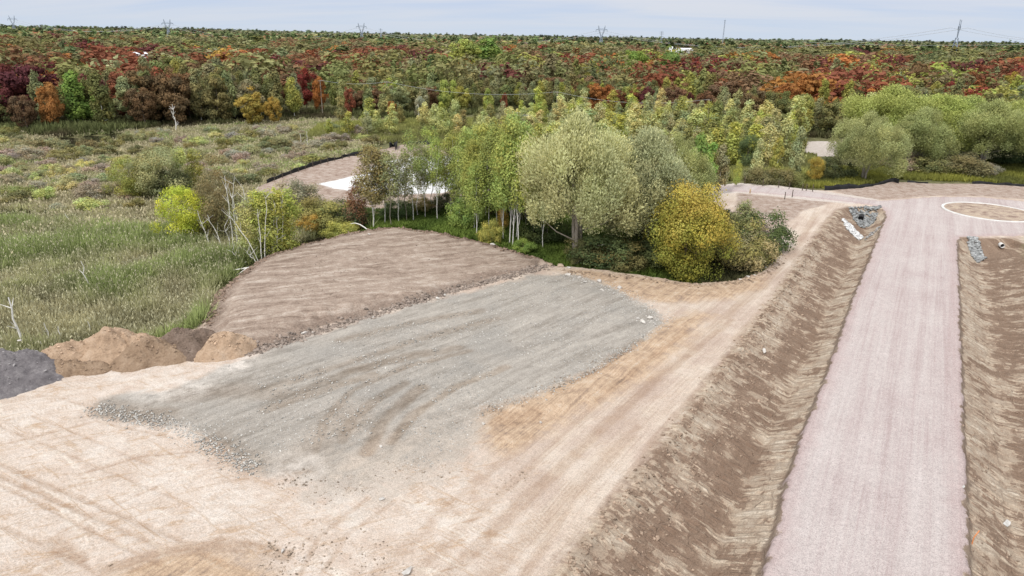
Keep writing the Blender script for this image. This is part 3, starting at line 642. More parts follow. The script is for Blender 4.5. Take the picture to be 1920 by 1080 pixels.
# --- landmark trees of the forest (kind, colour, px, base py, top py, wid)
LM = [('round', 'orange', 105, 246, 150, .75, 'tall orange and brown maple at the forest edge above the far-left pond'),
      ('round', 'maroon', 78, 236, 110, 1.3, 'broad maroon maple behind the orange maple at the far left'),
      ('round', 'maroon', 30, 238, 112, 1.0, 'maroon maple near the left frame edge, beside the broad maroon maple'),
      ('round', 'russet brown', 52, 250, 170, .8, 'short russet brown tree in the forest edge just left of the orange maple'),
      ('asp', 'bright green', 150, 240, 135, 1.25, 'tall green aspen right of the tall orange maple above the pond'),
      ('asp', 'bright green', 192, 238, 165, 1.35, 'pair of green aspens over the pond, the shorter, fuller one'),
      ('asp', 'olive green', 175, 236, 150, 1.0, 'thin olive aspen between the two green aspens over the pond'),
      ('round', 'russet brown', 272, 240, 155, .9, 'dark russet tree with a rounded head right of the pond'),
      ('round', 'golden yellow', 475, 236, 168, 1.15, 'wide olive yellow tree standing out at the forest edge, left of centre'),
      ('round', 'golden yellow', 516, 236, 176, .7, 'small orange yellow tree touching the right side of the wide yellow tree'),
      ('round', 'crimson red', 575, 205, 122, .8, 'bright crimson maple high in the forest left of centre'),
      ('round', 'orange', 602, 215, 140, .6, 'orange maple directly below and right of the bright crimson maple'),
      ('round', 'rust red', 658, 222, 160, .6, 'small rust red tree at the forest edge under the overhead wire'),
      ('round', 'rust red', 945, 217, 172, .5, 'narrow rust red tree beside the small white gravel patch'),
      ('asp', 'yellow green', 915, 222, 165, 1.0, 'yellow green aspen just left of the narrow rust red tree'),
      ('round', 'grey brown', 790, 226, 174, .8, 'bare-looking grey brown tree at the forest edge, middle left'),
      ('round', 'orange', 735, 226, 185, .6, 'faded orange tree left of the bare-looking grey brown tree'),
      ('asp', 'pale yellow green', 725, 222, 162, 1.3, 'pale yellow aspen clump at the forest edge under the overhead wire'),
      ('round', 'maroon', 1290, 225, 170, .55, 'dark maroon small tree deep in the aspen edge, right of centre'),
      ('round', 'orange', 1500, 220, 130, .8, 'orange maple left of the big willows, upper of the orange pair'),
      ('round', 'orange', 1503, 235, 175, .5, 'small orange maple below the larger orange maple left of the willows'),
      ('round', 'crimson red', 1775, 210, 150, .8, 'vivid crimson maple rising just behind the big willows'),
      ('round', 'golden yellow', 1890, 195, 130, .8, 'golden orange maple behind the willows near the right frame edge'),
      ('round', 'rust red', 1810, 200, 128, 1.0, 'rust red maple between the vivid crimson and the golden maple'),
      ('round', 'yellow green', 1742, 215, 150, .7, 'yellow green tree left of the vivid crimson maple'),
      ('round', 'crimson red', 1290, 160, 98, .9, 'crimson maple high in the forest below the tall thin mast'),
      ('round', 'rust red', 1240, 180, 128, 1.1, 'wide rust red maple in mid forest right of centre'),
      ('round', 'bright green', 1188, 150, 88, 1.2, 'bright green round tree standing above the canopy right of centre, left of two'),
      ('round', 'bright green', 1255, 150, 90, 1.3, 'bright green wide tree above the canopy right of centre, right of two'),
      ('round', 'yellow green', 875, 150, 70, 1.3, 'tall yellow green tree breaking the skyline of the forest at centre left'),
      ('asp', 'bright green', 914, 150, 72, 2.2, 'tall bright green tree beside the tall yellow green tree near the skyline'),
      ('round', 'maroon', 255, 140, 97, .8, 'dark maroon maple beside the white shed roof in the forest'),
      ('round', 'olive green', 335, 190, 98, 1.5, 'big olive green tree right of the white shed roof'),
      ('asp', 'olive green', 345, 200, 120, 2.2, 'tall wide olive tree below the big olive tree by the shed'),
      ]
for k, c, px_, by, ty, wd, lb in LM:
    plant(k, c, px_, by, ty, wid=wd, label=lb, zone='lm', z=-1.5)
# --- forest edge and ranks behind
FE = [(-150, 240), (0, 244), (60, 250), (110, 252), (230, 243), (300, 238), (430, 232), (600, 222), (700, 222), (800, 220), (960, 208), (1050, 210), (1200, 222), (1300, 238), (1420, 246), (1500, 257), (1560, 261), (1600, 256), (1700, 255), (1920, 262), (2100, 265)]
fe_w = [at(a, b, -1.5) for a, b in FE]
fe_t = np.array([x/y for x, y in fe_w]); fe_d = np.array([y for x, y in fe_w])
def edge_y(x, y): return np.interp(x/y, fe_t, fe_d)
pts = []
cellsz = 4.3
occ = {}
def free(x, y, r):
    ci, cj = int(x//8), int(y//8)
    for a in range(ci-1, ci+2):
        for b in range(cj-1, cj+2):
            for (u, v, w) in occ.get((a, b), ()):
                if (u-x)**2+(v-y)**2 < ((r+w)*.5)**2: return False
    occ.setdefault((ci, cj), []).append((x, y, r)); return True
for q in PENDING: free(q['x'], q['y'], 9.5)
for q in list(PENDING): free(q['x']*.955, q['y']*.955, 6)
rs = R_(500)
def tree_height(x, y):
    n = float(fbm(np.array([x]), np.array([y]), 30, 2, 6)[0])
    return float(np.clip(11.5+8*n+rs.normal()*1.8+(4 if rs.random() < .22 else 0), 5.5, 19))
CELLC = {}
def tree_colour(x, y, dist_in, u):
    k = (int((x+3*math.sin(y*.11))//(10+y*.012)), int((y+4*math.sin(x*.09))//(15+y*.03)), dist_in < 22)
    if k not in CELLC: CELLC[k] = tree_colour1(x, y, dist_in, u)
    return CELLC[k] if rs.random() < .60 else tree_colour1(x, y, dist_in, u)
def tree_colour1(x, y, dist_in, u):
    n1 = float(fbm(np.array([x]), np.array([y]), 26, 3, 2)[0]); n2 = float(fbm(np.array([x]), np.array([y]), 60, 2, 5)[0])
    D = math.hypot(x, y); tx = x/y
    redw = .05+(.36-.14*float(sstep(.1, .3, tx)))*float(sstep(25, 60, dist_in))*(1-.8*float(sstep(480, 800, D)))
    if tx < -.5: redw += .22*float(sstep(8, 26, dist_in))
    nn = n1+.6*n2; redw *= 1+3.2*float(np.clip(nn, -.3, .3))
    if D > 700: redw = .07+.15*max(0, nn)
    if u < redw:
        v = rs.random()
        return ('maroon' if v < .22 else 'rust red' if v < .60 else 'crimson red' if v < .67 else 'orange' if v < .80 else 'russet brown')
    v = rs.random()
    if dist_in < 22: return 'yellow green' if v < .18 else 'sage green' if v < .45 else 'olive green' if v < .82 else 'pale yellow green' if v < .9 else 'russet brown' if v < .96 else 'golden yellow'
    if D > 600: return 'dull brown green' if v < .38 else 'olive green' if v < .66 else 'dark green' if v < .78 else 'russet brown' if v < .84 else 'sage green'
    return 'olive green' if v < .34 else 'sage green' if v < .50 else 'dull brown green' if v < .66 else 'dark green' if v < .74 else 'yellow green' if v < .82 else 'dull brown green' if v < .90 else 'golden yellow' if v < .92 else 'russet brown'
cand = []
tries = 0
while tries < 60000:
    tries += 1
    D = 150+rs.random()*330; tx = -.85+1.72*rs.random(); y = D; x = tx*y
    if rs.random() > D/480: continue
    e = edge_y(x, y); di = y-e
    if di < 0: continue
    front = di < 16
    if free(x, y, 4.2 if front else 8.2): cand.append((x, y, di))
cand.sort(key=lambda c: c[2]+.25*c[1])
NIND = 300-len(LM)
FOREST_STUFF = []
for i, (x, y, di) in enumerate(cand):
    u = rs.random(); cn = tree_colour(x, y, di, u)
    if cn in ('maroon', 'rust red', 'crimson red', 'orange', 'russet brown', 'golden yellow', 'purple brown'): kd = 'round'
    elif cn == 'dark green' and rs.random() < .5: kd = 'cone'
    else: kd = 'asp' if (di < 45 or rs.random() < .35) and rs.random() < .85 else 'round'
    px0 = x/y; lf = 1-float(sstep(-.42, -.22, px0)); bk_ = float(sstep(15, 50, di))
    H = (9.0+3.0*rs.random())*(1-bk_)+bk_*tree_height(x, y)+lf*(3.5+2*rs.random())*(1-.6*bk_); wd = .85+.35*rs.random()
    if kd == 'round': wd *= 1.0 if di < 20 else 1.5
    if i < NIND and abs(x/y) < .80:
        PENDING.append(dict(kind=kd, c=cn, x=x, y=y, z=hz(x, y), H=H, wid=wd, zone='forest', label=None, group=None))
    else: FOREST_STUFF.append((kd, cn, x, y, H, wd))

# --- the marsh, island and roadside trees: kind, colour, px, base, top, wid, label
NEAR = [
 ('round', 'lime green', 352, 452, 338, .98, 'bright lime green rounded tree at the marsh edge'),
 ('round', 'dull brown green', 418, 448, 308, .75, 'dull brown-green tree just right of the bright lime tree'),
 ('round', 'sage green', 305, 375, 264, 1.05, 'tall pale olive tree group in the marsh behind the lime tree'),
 ('round', 'yellow green', 250, 375, 288, 1.0, 'yellowish tree at the left of the marsh clump behind the lime tree'),
 ('yasp', 'pale yellow green', 345, 365, 275, 1.3, 'pale aspen with a visible white stem behind the lime tree, right of the olive group'),
 ('yasp', 'yellow green', 372, 362, 278, 1.3, 'rightmost pale aspen of the marsh clump behind the lime tree'),
 ('shr', 'dark green', 322, 372, 316, 1.0, 'dark green small tree in front of the olive marsh group'),
 ('yasp', 'yellow green', 500, 482, 358, 1.5, 'sparse yellow green birch right of the leaning white stems, left of three'),
 ('yasp', 'yellow green', 522, 486, 352, 1.5, 'sparse yellow green birch right of the leaning white stems, middle of three'),
 ('yasp', 'yellow green', 540, 476, 350, 1.5, 'sparse yellow green birch right of the leaning white stems, right of three'),
 ('yasp', 'pale yellow green', 470, 488, 372, 1.1, 'thin pale birch rising out of the leaning white stems'),
 ('shr', 'grey brown', 566, 400, 338, 1.0, 'grey brown shrub at the corner of the back dirt pad'),
 ('shr', 'olive green', 590, 420, 372, 1.5, 'olive bush over the small pond, left of three'),
 ('shr', 'olive green', 628, 428, 378, 1.5, 'olive bush over the small pond, middle of three'),
 ('shr', 'dark green', 655, 425, 376, 1.3, 'darker olive bush over the small pond, right of three'),
 ('shr', 'yellow green', 640, 448, 415, 1.3, 'low yellow green bush beside the bent white stem near the platform tip'),
 ('shr', 'golden yellow', 583, 436, 404, 1.0, 'small faded orange bush on the pond bank'),
 ('bir', 'olive green', 700, 434, 272, 1.15, 'grey-olive thin tree left of the birch stand above the platform tip'),
 ('bir', 'dull brown green', 722, 428, 282, 1.1, 'thin brownish tree between the grey-olive tree and the birch stand'),
 ('yasp', 'russet brown', 672, 432, 335, 1.2, 'small russet leaved tree left of the grey-olive thin tree'),
 ('will', 'yellow green', 0, 0, 0, 0, None),
]
for k, c, px_, by, ty, wd, lb in NEAR:
    if lb: plant(k, c, px_, by, ty, wid=wd, label=lb, zone='near', z=-1.5)
# willows
for px_, by, ty, wd, cn, lb in [
 (1088, 492, 226, .86, (.56, .56, .29), 'large silvery green willow with forked stems behind the platform corner'),
 (1200, 480, 246, .90, (.42, .43, .24), 'large grey green willow between the silvery willow and the golden maple'),
 (1148, 440, 262, .75, (.40, .42, .20), 'grey green willow tucked behind the two large centre willows'),
 (1262, 425, 262, .75, (.40, .42, .18), 'grey green willow behind the golden maple'),
 (1618, 340, 218, 1.0, (.42, .44, .20), 'rounded willow standing in front of the right-hand willow mass'),
 (1668, 300, 168, 1.45, (.42, .46, .15), 'tall spreading willow, the highest of the right-hand willow mass'),
 (1745, 305, 180, 1.45, (.40, .45, .14), 'wide willow right of the highest willow in the right-hand mass'),
 (1712, 318, 204, 1.15, (.37, .40, .17), 'shorter willow in front of the right-hand mass, beside the rounded willow'),
 (1840, 318, 194, 1.35, (.38, .41, .17), 'broad domed willow near the right frame edge'),
 (1925, 310, 184, 1.3, (.40, .44, .15), 'willow cut by the right frame edge'),
 (1795, 296, 182, 1.3, (.36, .41, .14), 'willow filling the dip between the wide willow and the broad domed one'),
 (1640, 285, 186, 1.1, (.38, .42, .14), 'willow at the back left of the right-hand willow mass')]:
    zz = -1.0; X, Y = at(px_, by, zz); z0 = hz(X, Y); H = height_for(X, Y, z0, ty)
    place_tree(K_will[2 if px_ < 1100 else random.randrange(3)], 'willow_tree', 'willow', lb, X, Y, z0, H*.98, cn, None, wd)
# golden maple and its neighbours
K_map = make_kit('round', R_(91), 12, 5.9, 38000, .18, BARKB, .25, k=95, zc=.49, hr=.50, aspect=1.3, spread=.32, bright=.3, trunk=dict(limbs=10, stems=2))
X, Y = at(1285, 518, -.9); z0 = hz(X, Y); H = height_for(X, Y, z0, 344)
mt = thing('maple_tree', 'golden yellow and green maple at the inside of the bend of the dirt track', 'tree', (X, Y, z0), .4, None, (H/12*.88, H/12*.88, H/12*.94))
link('trunk', K_map['trunk'], mt)
me = K_map['crown']; cc = np.zeros(len(me.vertices)*3, np.float32); me.vertices.foreach_get('co', cc); cc = cc.reshape(-1, 3)
g = np.clip(sstep(3.5, 13, cc[:, 2]+5.0*fbm(cc[:, 0], cc[:, 1]+cc[:, 2], 1.8, 3, 3)+.25*cc[:, 0])+.18*np.repeat(np.random.default_rng(5).normal(size=len(cc)//4), 4), 0, 1)[:, None]
tc = np.zeros((len(cc), 4), np.float32); me.color_attributes['tint'].data.foreach_get('color', tc.ravel()); 
buf = np.zeros(len(cc)*4, np.float32); me.color_attributes['tint'].data.foreach_get('color', buf); tc = buf.reshape(-1, 4)
tc[:, :3] *= (1-g)*np.array([.31, .31, .065])+g*np.array([.48, .37, .09]); me.color_attributes['tint'].data.foreach_set('color', tc.ravel())
link('crown', me, mt)
NEAR2 = [
 ('shr', 'dark green', 745, 408, 375, 1.4, 'dark bush at the back of the birch stand, leftmost of the row behind the trunks'),
 ('shr', 'olive green', 790, 400, 368, 1.4, 'olive bush behind the birch trunks, second of the back row from the left'),
 ('shr', 'dark green', 835, 398, 362, 1.4, 'dark green bush behind the birch trunks, third of the back row from the left'),
 ('shr', 'olive green', 905, 400, 360, 1.4, 'olive bush behind the birch trunks, fourth of the back row from the left'),
 ('shr', 'dark green', 950, 402, 362, 1.4, 'dark green bush behind the birch trunks, fifth of the back row from the left'),
 ('shr', 'dull brown green', 1000, 408, 360, 1.4, 'brownish bush behind the birch trunks, rightmost of the back row'),
 ('shr', 'dark green', 1020, 455, 400, 1.4, 'dark bush between the last birches and the silvery willow'),
 ('shr', 'bright green', 980, 476, 448, 1.4, 'low bright bush at the platform rim below the tallest birches'),
 ('shr', 'olive green', 1385, 502, 420, 1.1, 'olive bush against the right side of the golden maple'),
 ('shr', 'sage green', 1395, 505, 440, 1.2, 'feathery green bush at the track bend right of the maple'),
 ('yasp', 'sage green', 1385, 470, 375, 1.6, 'pale green sapling behind the bushes at the track bend'),
 ('shr', 'dark green', 1428, 480, 402, 1.0, 'dark green bush at the outer edge of the island beside the track'),
 ('shr', 'purple brown', 1412, 482, 420, 1.0, 'dark brown twiggy bush in front of the dark green one at the track'),
 ('shr', 'olive green', 1165, 506, 455, 1.3, 'olive undergrowth bush left of the golden maple'),
 ('shr', 'dark green', 1130, 500, 440, 1.4, 'dark bush in the shade under the two centre willows'),
 ('shr', 'dark green', 1215, 495, 430, 1.3, 'dark green bush in the shade behind the golden maple'),
 ('shr', 'dull brown green', 1095, 497, 450, 1.1, 'brownish bush right of the forked willow stems'),
 ('shr', 'yellow green', 922, 462, 412, .7, 'yellow green sapling bush in front of the birch trunks'),
 ('shr', 'bright green', 868, 430, 372, .9, 'bright green bush among the middle birch trunks'),
 ('yasp', 'golden yellow', 943, 440, 370, .9, 'small amber leaved sapling among the birch trunks'),
 ('asp', 'bright green', 1300, 390, 250, 1.0, 'bright green aspen behind the willows, above the golden maple'),
 ('asp', 'bright green', 1322, 380, 265, .9, 'second bright green aspen behind the willows, right of the first'),
 ('asp', 'sage green', 1345, 375, 272, .9, 'grey green aspen at the left of the gap where the path comes through'),
 ('yasp', 'yellow green', 1378, 362, 298, 1.0, 'slim yellow green sapling beside the path opening'),
 ('asp', 'pale yellow green', 1415, 348, 262, .8, 'pale aspen over the path behind the posts, left of three'),
 ('asp', 'yellow green', 1450, 346, 258, .8, 'yellow green aspen over the path behind the posts, middle of three'),
 ('asp', 'sage green', 1487, 346, 240, .8, 'tall birch with two white stems over the path behind the posts'),
 ('shr', 'dull brown green', 1418, 350, 310, 1.2, 'dark bush beside the path behind the posts'),
 ('shr', 'dull brown green', 1450, 352, 315, 1.3, 'dull brown bush beside the path, left of the birch with white stems'),
 ('shr', 'olive green', 1480, 352, 318, 1.2, 'olive bush beside the path, under the birch with white stems'),
 ('round', 'dark green', 1400, 320, 245, .7, 'dark olive round tree behind the path aspens'),
 ('round', 'rust red', 1458, 300, 248, .4, 'small rust red tree among the path aspens'),
 ('round', 'golden yellow', 1528, 340, 288, .7, 'olive gold rounded shrub tree left of the rounded willow'),
 ('shr', 'dark green', 1560, 335, 292, 1.2, 'dark bush between the gold shrub tree and the rounded willow'),
 ('shr', 'dull brown green', 1745, 325, 290, 2.0, 'wide brown twiggy shrub below the right-hand willows, left of two'),
 ('shr', 'dull brown green', 1800, 328, 288, 2.0, 'wide brown twiggy shrub below the right-hand willows, right of two'),
 ('shr', 'grey brown', 1850, 330, 305, 1.4, 'low grey brown shrub behind the silt fence near the right frame edge'),
 ('shr', 'dark green', 1895, 310, 270, 1.5, 'dark green bush under the willow at the right frame edge'),
 ('shr', 'grey brown', 1690, 318, 285, 1.5, 'grey shrub at the foot of the rounded willow'),
]
for k, c, px_, by, ty, wd, lb in NEAR2:
    plant(k, c, px_, by, ty, wid=wd, label=lb, zone='near', z=-1.0)
# birch stand with white trunks: own, finer trees
BIR = [(735, 428, 285), (748, 422, 300), (775, 416, 244), (762, 418, 290), (797, 408, 270), (812, 400, 236), (838, 402, 262), (846, 404, 250), (860, 412, 280), (878, 424, 243), (889, 434, 262), (903, 412, 228), (911, 408, 236), (925, 398, 262),
       (938, 420, 248), (955, 462, 222), (961, 466, 250), (968, 452, 216), (975, 430, 240), (985, 446, 252), (1000, 452, 250), (1010, 440, 262), (790, 396, 300), (825, 395, 285), (898, 392, 300), (950, 410, 290), (870, 396, 300), (992, 420, 280), (856, 398, 248), (885, 400, 240), (932, 432, 236), (944, 455, 262), (972, 470, 260), (1018, 470, 300), (1026, 455, 290), (916, 440, 255), (893, 446, 300), (820, 412, 262), (784, 404, 262), (980, 418, 236)]
bx = sorted(range(len(BIR)), key=lambda i: BIR[i][0])
ordn = ['first', 'second', 'third', 'fourth', 'fifth', 'sixth', 'seventh', 'eighth', 'ninth', 'tenth', 'eleventh', 'twelfth', 'thirteenth', 'fourteenth', 'fifteenth', 'sixteenth', 'seventeenth', 'eighteenth', 'nineteenth', 'twentieth', 'twenty-first', 'twenty-second', 'twenty-third', 'twenty-fourth', 'twenty-fifth', 'twenty-sixth', 'twenty-seventh', 'twenty-eighth', 'twenty-ninth', 'thirtieth', 'thirty-first', 'thirty-second', 'thirty-third', 'thirty-fourth', 'thirty-fifth', 'thirty-sixth', 'thirty-seventh', 'thirty-eighth', 'thirty-ninth', 'fortieth', 'forty-first', 'forty-second']
for rank, i in enumerate(bx):
    px_, by, ty = BIR[i]; X, Y = at(px_, by, -1.0); z0 = hz(X, Y); H = height_for(X, Y, z0, ty)
    cn = (.37, .41, .125) if px_ > 800 or px_ == 775 else (.38, .36, .20)
    place_tree(K_birs[i % 3] if px_ < 860 else K_bir[i % 5], 'birch_tree', 'birch', f"{'tall' if H > 12 else 'short'} white-trunked birch, {ordn[rank]} from the left in the stand behind the platform", X, Y, z0, H, vary(cn), 'birches in the stand behind the platform', (.85 if H > 11 else 1.0))
# young aspens of the middle ground
rs = R_(77)
n_ya = 0; tries = 0
ygroup = 'young aspens in the middle ground'
while n_ya < 190 and tries < 9000:
    tries += 1
    px_ = rs.uniform(600, 1560); by = rs.uniform(228, 322)
    if 1490 < px_ < 1585 and by > 258: continue
    if px_ > 1330 and by > 335: continue
    if by < 235 and px_ < 900 and rs.random() < .5: continue
    if px_ < 900 and by > 262: continue
    if px_ < 790 and rs.random() < .5: continue
    X, Y = at(px_, by, -1.5)
    if sdf(BACK, np.array([X]), np.array([Y]))[0] > -1: continue
    if not free(X, Y, 3.2): continue
    n_ya += 1
    cn = ['pale yellow green', 'yellow green', 'sage green', 'pale yellow green', 'olive green'][int(rs.integers(5))]
    PENDING.append(dict(kind='yasp', c=cn, x=X, y=Y, z=hz(X, Y), H=rs.uniform(6.0, 10.5)*(1.1 if px_ > 1000 else .85), wid=rs.uniform(1.1, 1.6), zone='middle', label=None, group=None))
# shrubs over the marsh
n = 0; tries = 0
while n < 150 and tries < 6000:
    tries += 1
    px_ = rs.uniform(-20, 700); by = rs.uniform(248, 400)
    if rs.random() < (by-248)/200: continue
    X, Y = at(px_, by, -1.5); a_, b_ = np.array([X]), np.array([Y])
    if sdf(BACK, a_, b_)[0] > -1.5 or sdf(SITE, a_, b_)[0] > -3 or sdf(POND2, a_, b_)[0] > -1.5 or sdf(POND3, a_, b_)[0] > -1.5 or not free(X, Y, 3.5): continue
    n += 1
    cn = ['dull brown green', 'grey brown', 'sage green', 'olive green', 'pale yellow green', 'sage green', 'grey brown'][int(rs.integers(7))]
    PENDING.append(dict(kind='shr', c=cn, x=X, y=Y, z=hz(X, Y)-.2, H=rs.uniform(1.6, 2.9), wid=rs.uniform(1.1, 1.8), zone='marsh', label=None, group=None))
# labels: look first, then the landmark under / beside it, then the order inside the remaining look-alikes
MARKS = {'forest': [(-60, 'at the far left of the forest'), (60, 'over the far-left pond'), (170, 'in forest right of the far-left pond'), (290, 'in forest below the white shed roof'), (400, 'in forest left of the wide yellow tree'),
                    (500, 'in forest behind the wide yellow tree'), (590, 'in forest below the bright crimson maple'), (690, 'in forest by the wooden wire pole'), (800, 'in forest behind the grey brown tree'), (890, 'in forest left of the white gravel patch'),
                    (980, 'in forest behind the white gravel patch'), (1080, 'in forest above the silvery willow'), (1180, 'in forest above the grey green willow'), (1290, 'in forest above the golden maple'), (1400, 'in forest behind the path opening'),
                    (1510, 'in forest beside the small sandy clearing'), (1620, 'in forest behind the rounded willow'), (1720, 'in forest behind the highest willow'), (1830, 'in forest behind the broad domed willow')],
         'middle': [(600, 'in brush left of the back dirt pad'), (720, 'beyond the white gravel field'), (840, 'beyond the birch stand'), (940, 'behind the tallest birches'), (1020, 'behind the silvery willow'), (1130, 'behind the grey green willow'), (1240, 'behind the golden maple'), (1340, 'behind the path opening'), (1440, 'near the small sandy clearing')],
         'marsh': [(-60, 'in marsh at the left frame edge'), (90, 'in marsh below the far-left pond'), (200, 'in marsh left of the olive tree group'), (290, 'in marsh around the olive tree group'), (390, 'in marsh right of the olive tree group'), (480, 'in marsh beside the left silt fence'), (580, 'in brush above the left silt fence')]}
from collections import defaultdict
bk = defaultdict(list)
for q in PENDING:
    q['px'], q['py'] = proj(q['x'], q['y'], q['z'])
    if q['label']: continue
    mk = [m for a, m in MARKS[q['zone']] if q['px'] >= a] or [MARKS[q['zone']][0][1]]
    q['mk'] = mk[-1]; di = q['y']-float(edge_y(q['x'], q['y']))
    q['row'] = ('front-row ' if di < 12 else 'second-rank ' if di < 35 else 'deep-set ') if q['zone'] == 'forest' else ('far ' if q['py'] < (255 if q['zone'] == 'middle' else 300) else 'nearer ')
    q['size'] = 'tall ' if q['H'] > {'forest': 13, 'middle': 7.5, 'marsh': 2.2}[q['zone']] else 'short '
    bk[(q['c'], q['kind'], q['mk'], q['row'], q['size'])].append(q)
for key, qs in bk.items():
    qs.sort(key=lambda q: q['px']); n = len(qs)
    for i, q in enumerate(qs):
        pre = '' if n == 1 else (', leftmost' if i == 0 else ', rightmost' if i == n-1 else ', '+ordn[i]+' from left')+(' of two' if n == 2 else '')
        q['label'] = f"{q['row'] if q['zone'] != 'marsh' else ''}{q['size']}{q['c'].replace(' ', '-')} {KNAME[q['kind']][2]} {q['mk']}{pre}"
        
    for q in qs:
        q['group'] = {'forest': 'trees of the autumn forest', 'middle': ygroup, 'marsh': 'shrubs scattered over the marsh'}[q['zone']]
for q in PENDING:
    kit = KITS[q['kind']] if q['zone'] != 'near' else dict(shr=K_nsh, yasp=K_sap, round=K_nrd).get(q['kind'], KITS[q['kind']]); kit = kit[random.randrange(len(kit))]
    place_tree(kit, KNAME[q['kind']][0], KNAME[q['kind']][1], q['label'], q['x'], q['y'], q['z'], q['H'], tuple(v_*(.84 if q['zone'] in ('forest', 'lm') else 1) for v_ in vary(CN[q['c']])), q['group'], q['wid'])

# ------------------------------------------------------------------ far forest: one mass of many small trees
rf = R_(900)
def stuff_kit(kind, r, n, ls):
    f = dict(round=crown_round, asp=crown_column, cone=crown_cone)[kind]
    (V, F, t), C = f(13, {'round': 4.6, 'asp': 2.5, 'cone': 3.2}[kind], n, ls, r, bright=.13, nj=.4, spread=.34, up=.3, hj=.3)
    return np.array(V), t
def mass(items, nk, ls, name, label, base=300):
    kits = {k: [stuff_kit(k, R_(base+i*7+len(k)), nk, ls) for i in range(6)] for k in ('round', 'asp', 'cone')}
    VV = []; TT = []
    by = defaultdict(list)
    for it in items: by[(it[0], int(rf.integers(6)))].append(it)
    for (k, v), its in by.items():
        V, t = kits[k][v]; A = np.array([[i[2], i[3], i[6] if len(i) > 6 else 0, i[4]/13, i[4]/13*i[5]] for i in its]); a = rf.random(len(its))*6.283
        ca, sa = np.cos(a)[:, None], np.sin(a)[:, None]
        x = (V[None, :, 0]*ca-V[None, :, 1]*sa)*A[:, 4:5]+A[:, 0:1]; y = (V[None, :, 0]*sa+V[None, :, 1]*ca)*A[:, 4:5]+A[:, 1:2]; z = V[None, :, 2]*A[:, 3:4]+A[:, 2:3]
        VV.append(np.stack([x, y, z], -1).reshape(-1, 3))
        cols = np.array([vary(i[7], .18) if len(i) > 7 else tuple(q_*.88 for q_ in vary(CN[i[1]], .18)) for i in its]); TT.append((t[None]*cols[:, None, :]).reshape(-1, 3))
    V = np.concatenate(VV); F = np.arange(len(V)).reshape(-1, 4)
    o = link(name, mk_mesh(name, V, F, GRASS, np.concatenate(TT))); tag(o, label, 'forest', None, 'stuff'); return o
def fill_z(items):
    z = hmap(np.array([i[2] for i in items]), np.array([i[3] for i in items]))
    return [tuple(i)+(zz,) for i, zz in zip(items, z)]
def seen_gap(x, y):
    t = x/y; return (abs(t-SH1) < .026 and 335 < y < 540) or (abs(t-SH2) < .024 and 700 < y < 1075)
_a = at_d(268, 99, 520); _b = at_d(1276, 90, 1050); SH1 = _a[0]/_a[1]; SH2 = _b[0]/_b[1]
FOREST_STUFF = [f for f in FOREST_STUFF if not seen_gap(f[2], f[3])]
mid = list(FOREST_STUFF)
rs = R_(501)
N = 6000; Dm = np.sqrt(rs.random(N)*(950**2-480**2)+480**2); tm = -.88+1.76*rs.random(N)
midX = tm*Dm; hN = fbm(midX, Dm, 34, 2, 6); redn = fbm(midX, Dm, 60, 3, 2)
for i in range(N):
    if seen_gap(midX[i], Dm[i]): continue
    cn = tree_colour(midX[i], Dm[i], 300, rs.random()); kd = 'round' if cn not in ('dark green', 'olive green') or rs.random() < .6 else ('cone' if cn == 'dark green' else 'asp')
    mid.append((kd, cn, midX[i], Dm[i], float(np.clip(11+8*hN[i]+rs.normal()*1.6+(4 if rs.random() < .2 else 0), 5.5, 19)), (1.55+.85*rs.random())*(1.6 if kd == 'asp' else 1)))
mass(fill_z(mid), 270, .75, 'distant_forest', 'dense mixed autumn forest filling the middle distance behind the individual trees')
far = []
N = 26000; Df = 900*np.exp(rs.random(N)*math.log(5.0)); tf = -.9+1.8*rs.random(N); vn_ = 4*fbm(tf*Df, Df, 260, 3, 4)
for i in range(N):
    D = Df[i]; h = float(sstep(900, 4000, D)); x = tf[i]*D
    v = rs.random()
    rb_ = .10+.25*max(0, min(1, 3*vn_[i]))*(D < 1800)
    cn = ('rust red' if rs.random() < .5 else 'russet brown') if v < rb_ else 'dull brown green' if v < .45 else 'olive green' if v < .75 else 'sage green' if v < .84 else 'dark green'
    c = CN[cn]; haze_c = (.24, .26, .22)
    c = tuple((a*(1-.6*h)+b*.6*h)*(1+.25*vn_[i]) for a, b in zip(c, haze_c))  # aerial haze painted into the leaf colour, stronger with distance
    sc_ = 1+D/2200*1.5
    if seen_gap(x, D): continue
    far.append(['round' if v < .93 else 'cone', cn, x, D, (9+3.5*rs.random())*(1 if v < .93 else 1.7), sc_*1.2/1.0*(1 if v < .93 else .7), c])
zf = hmap(np.array([i[2] for i in far]), np.array([i[3] for i in far]))
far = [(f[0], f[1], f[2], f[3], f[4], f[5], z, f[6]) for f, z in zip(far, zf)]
mass(far, 36, 2.3, 'horizon_forest', 'hazy far-off forest running along the horizon', 400)

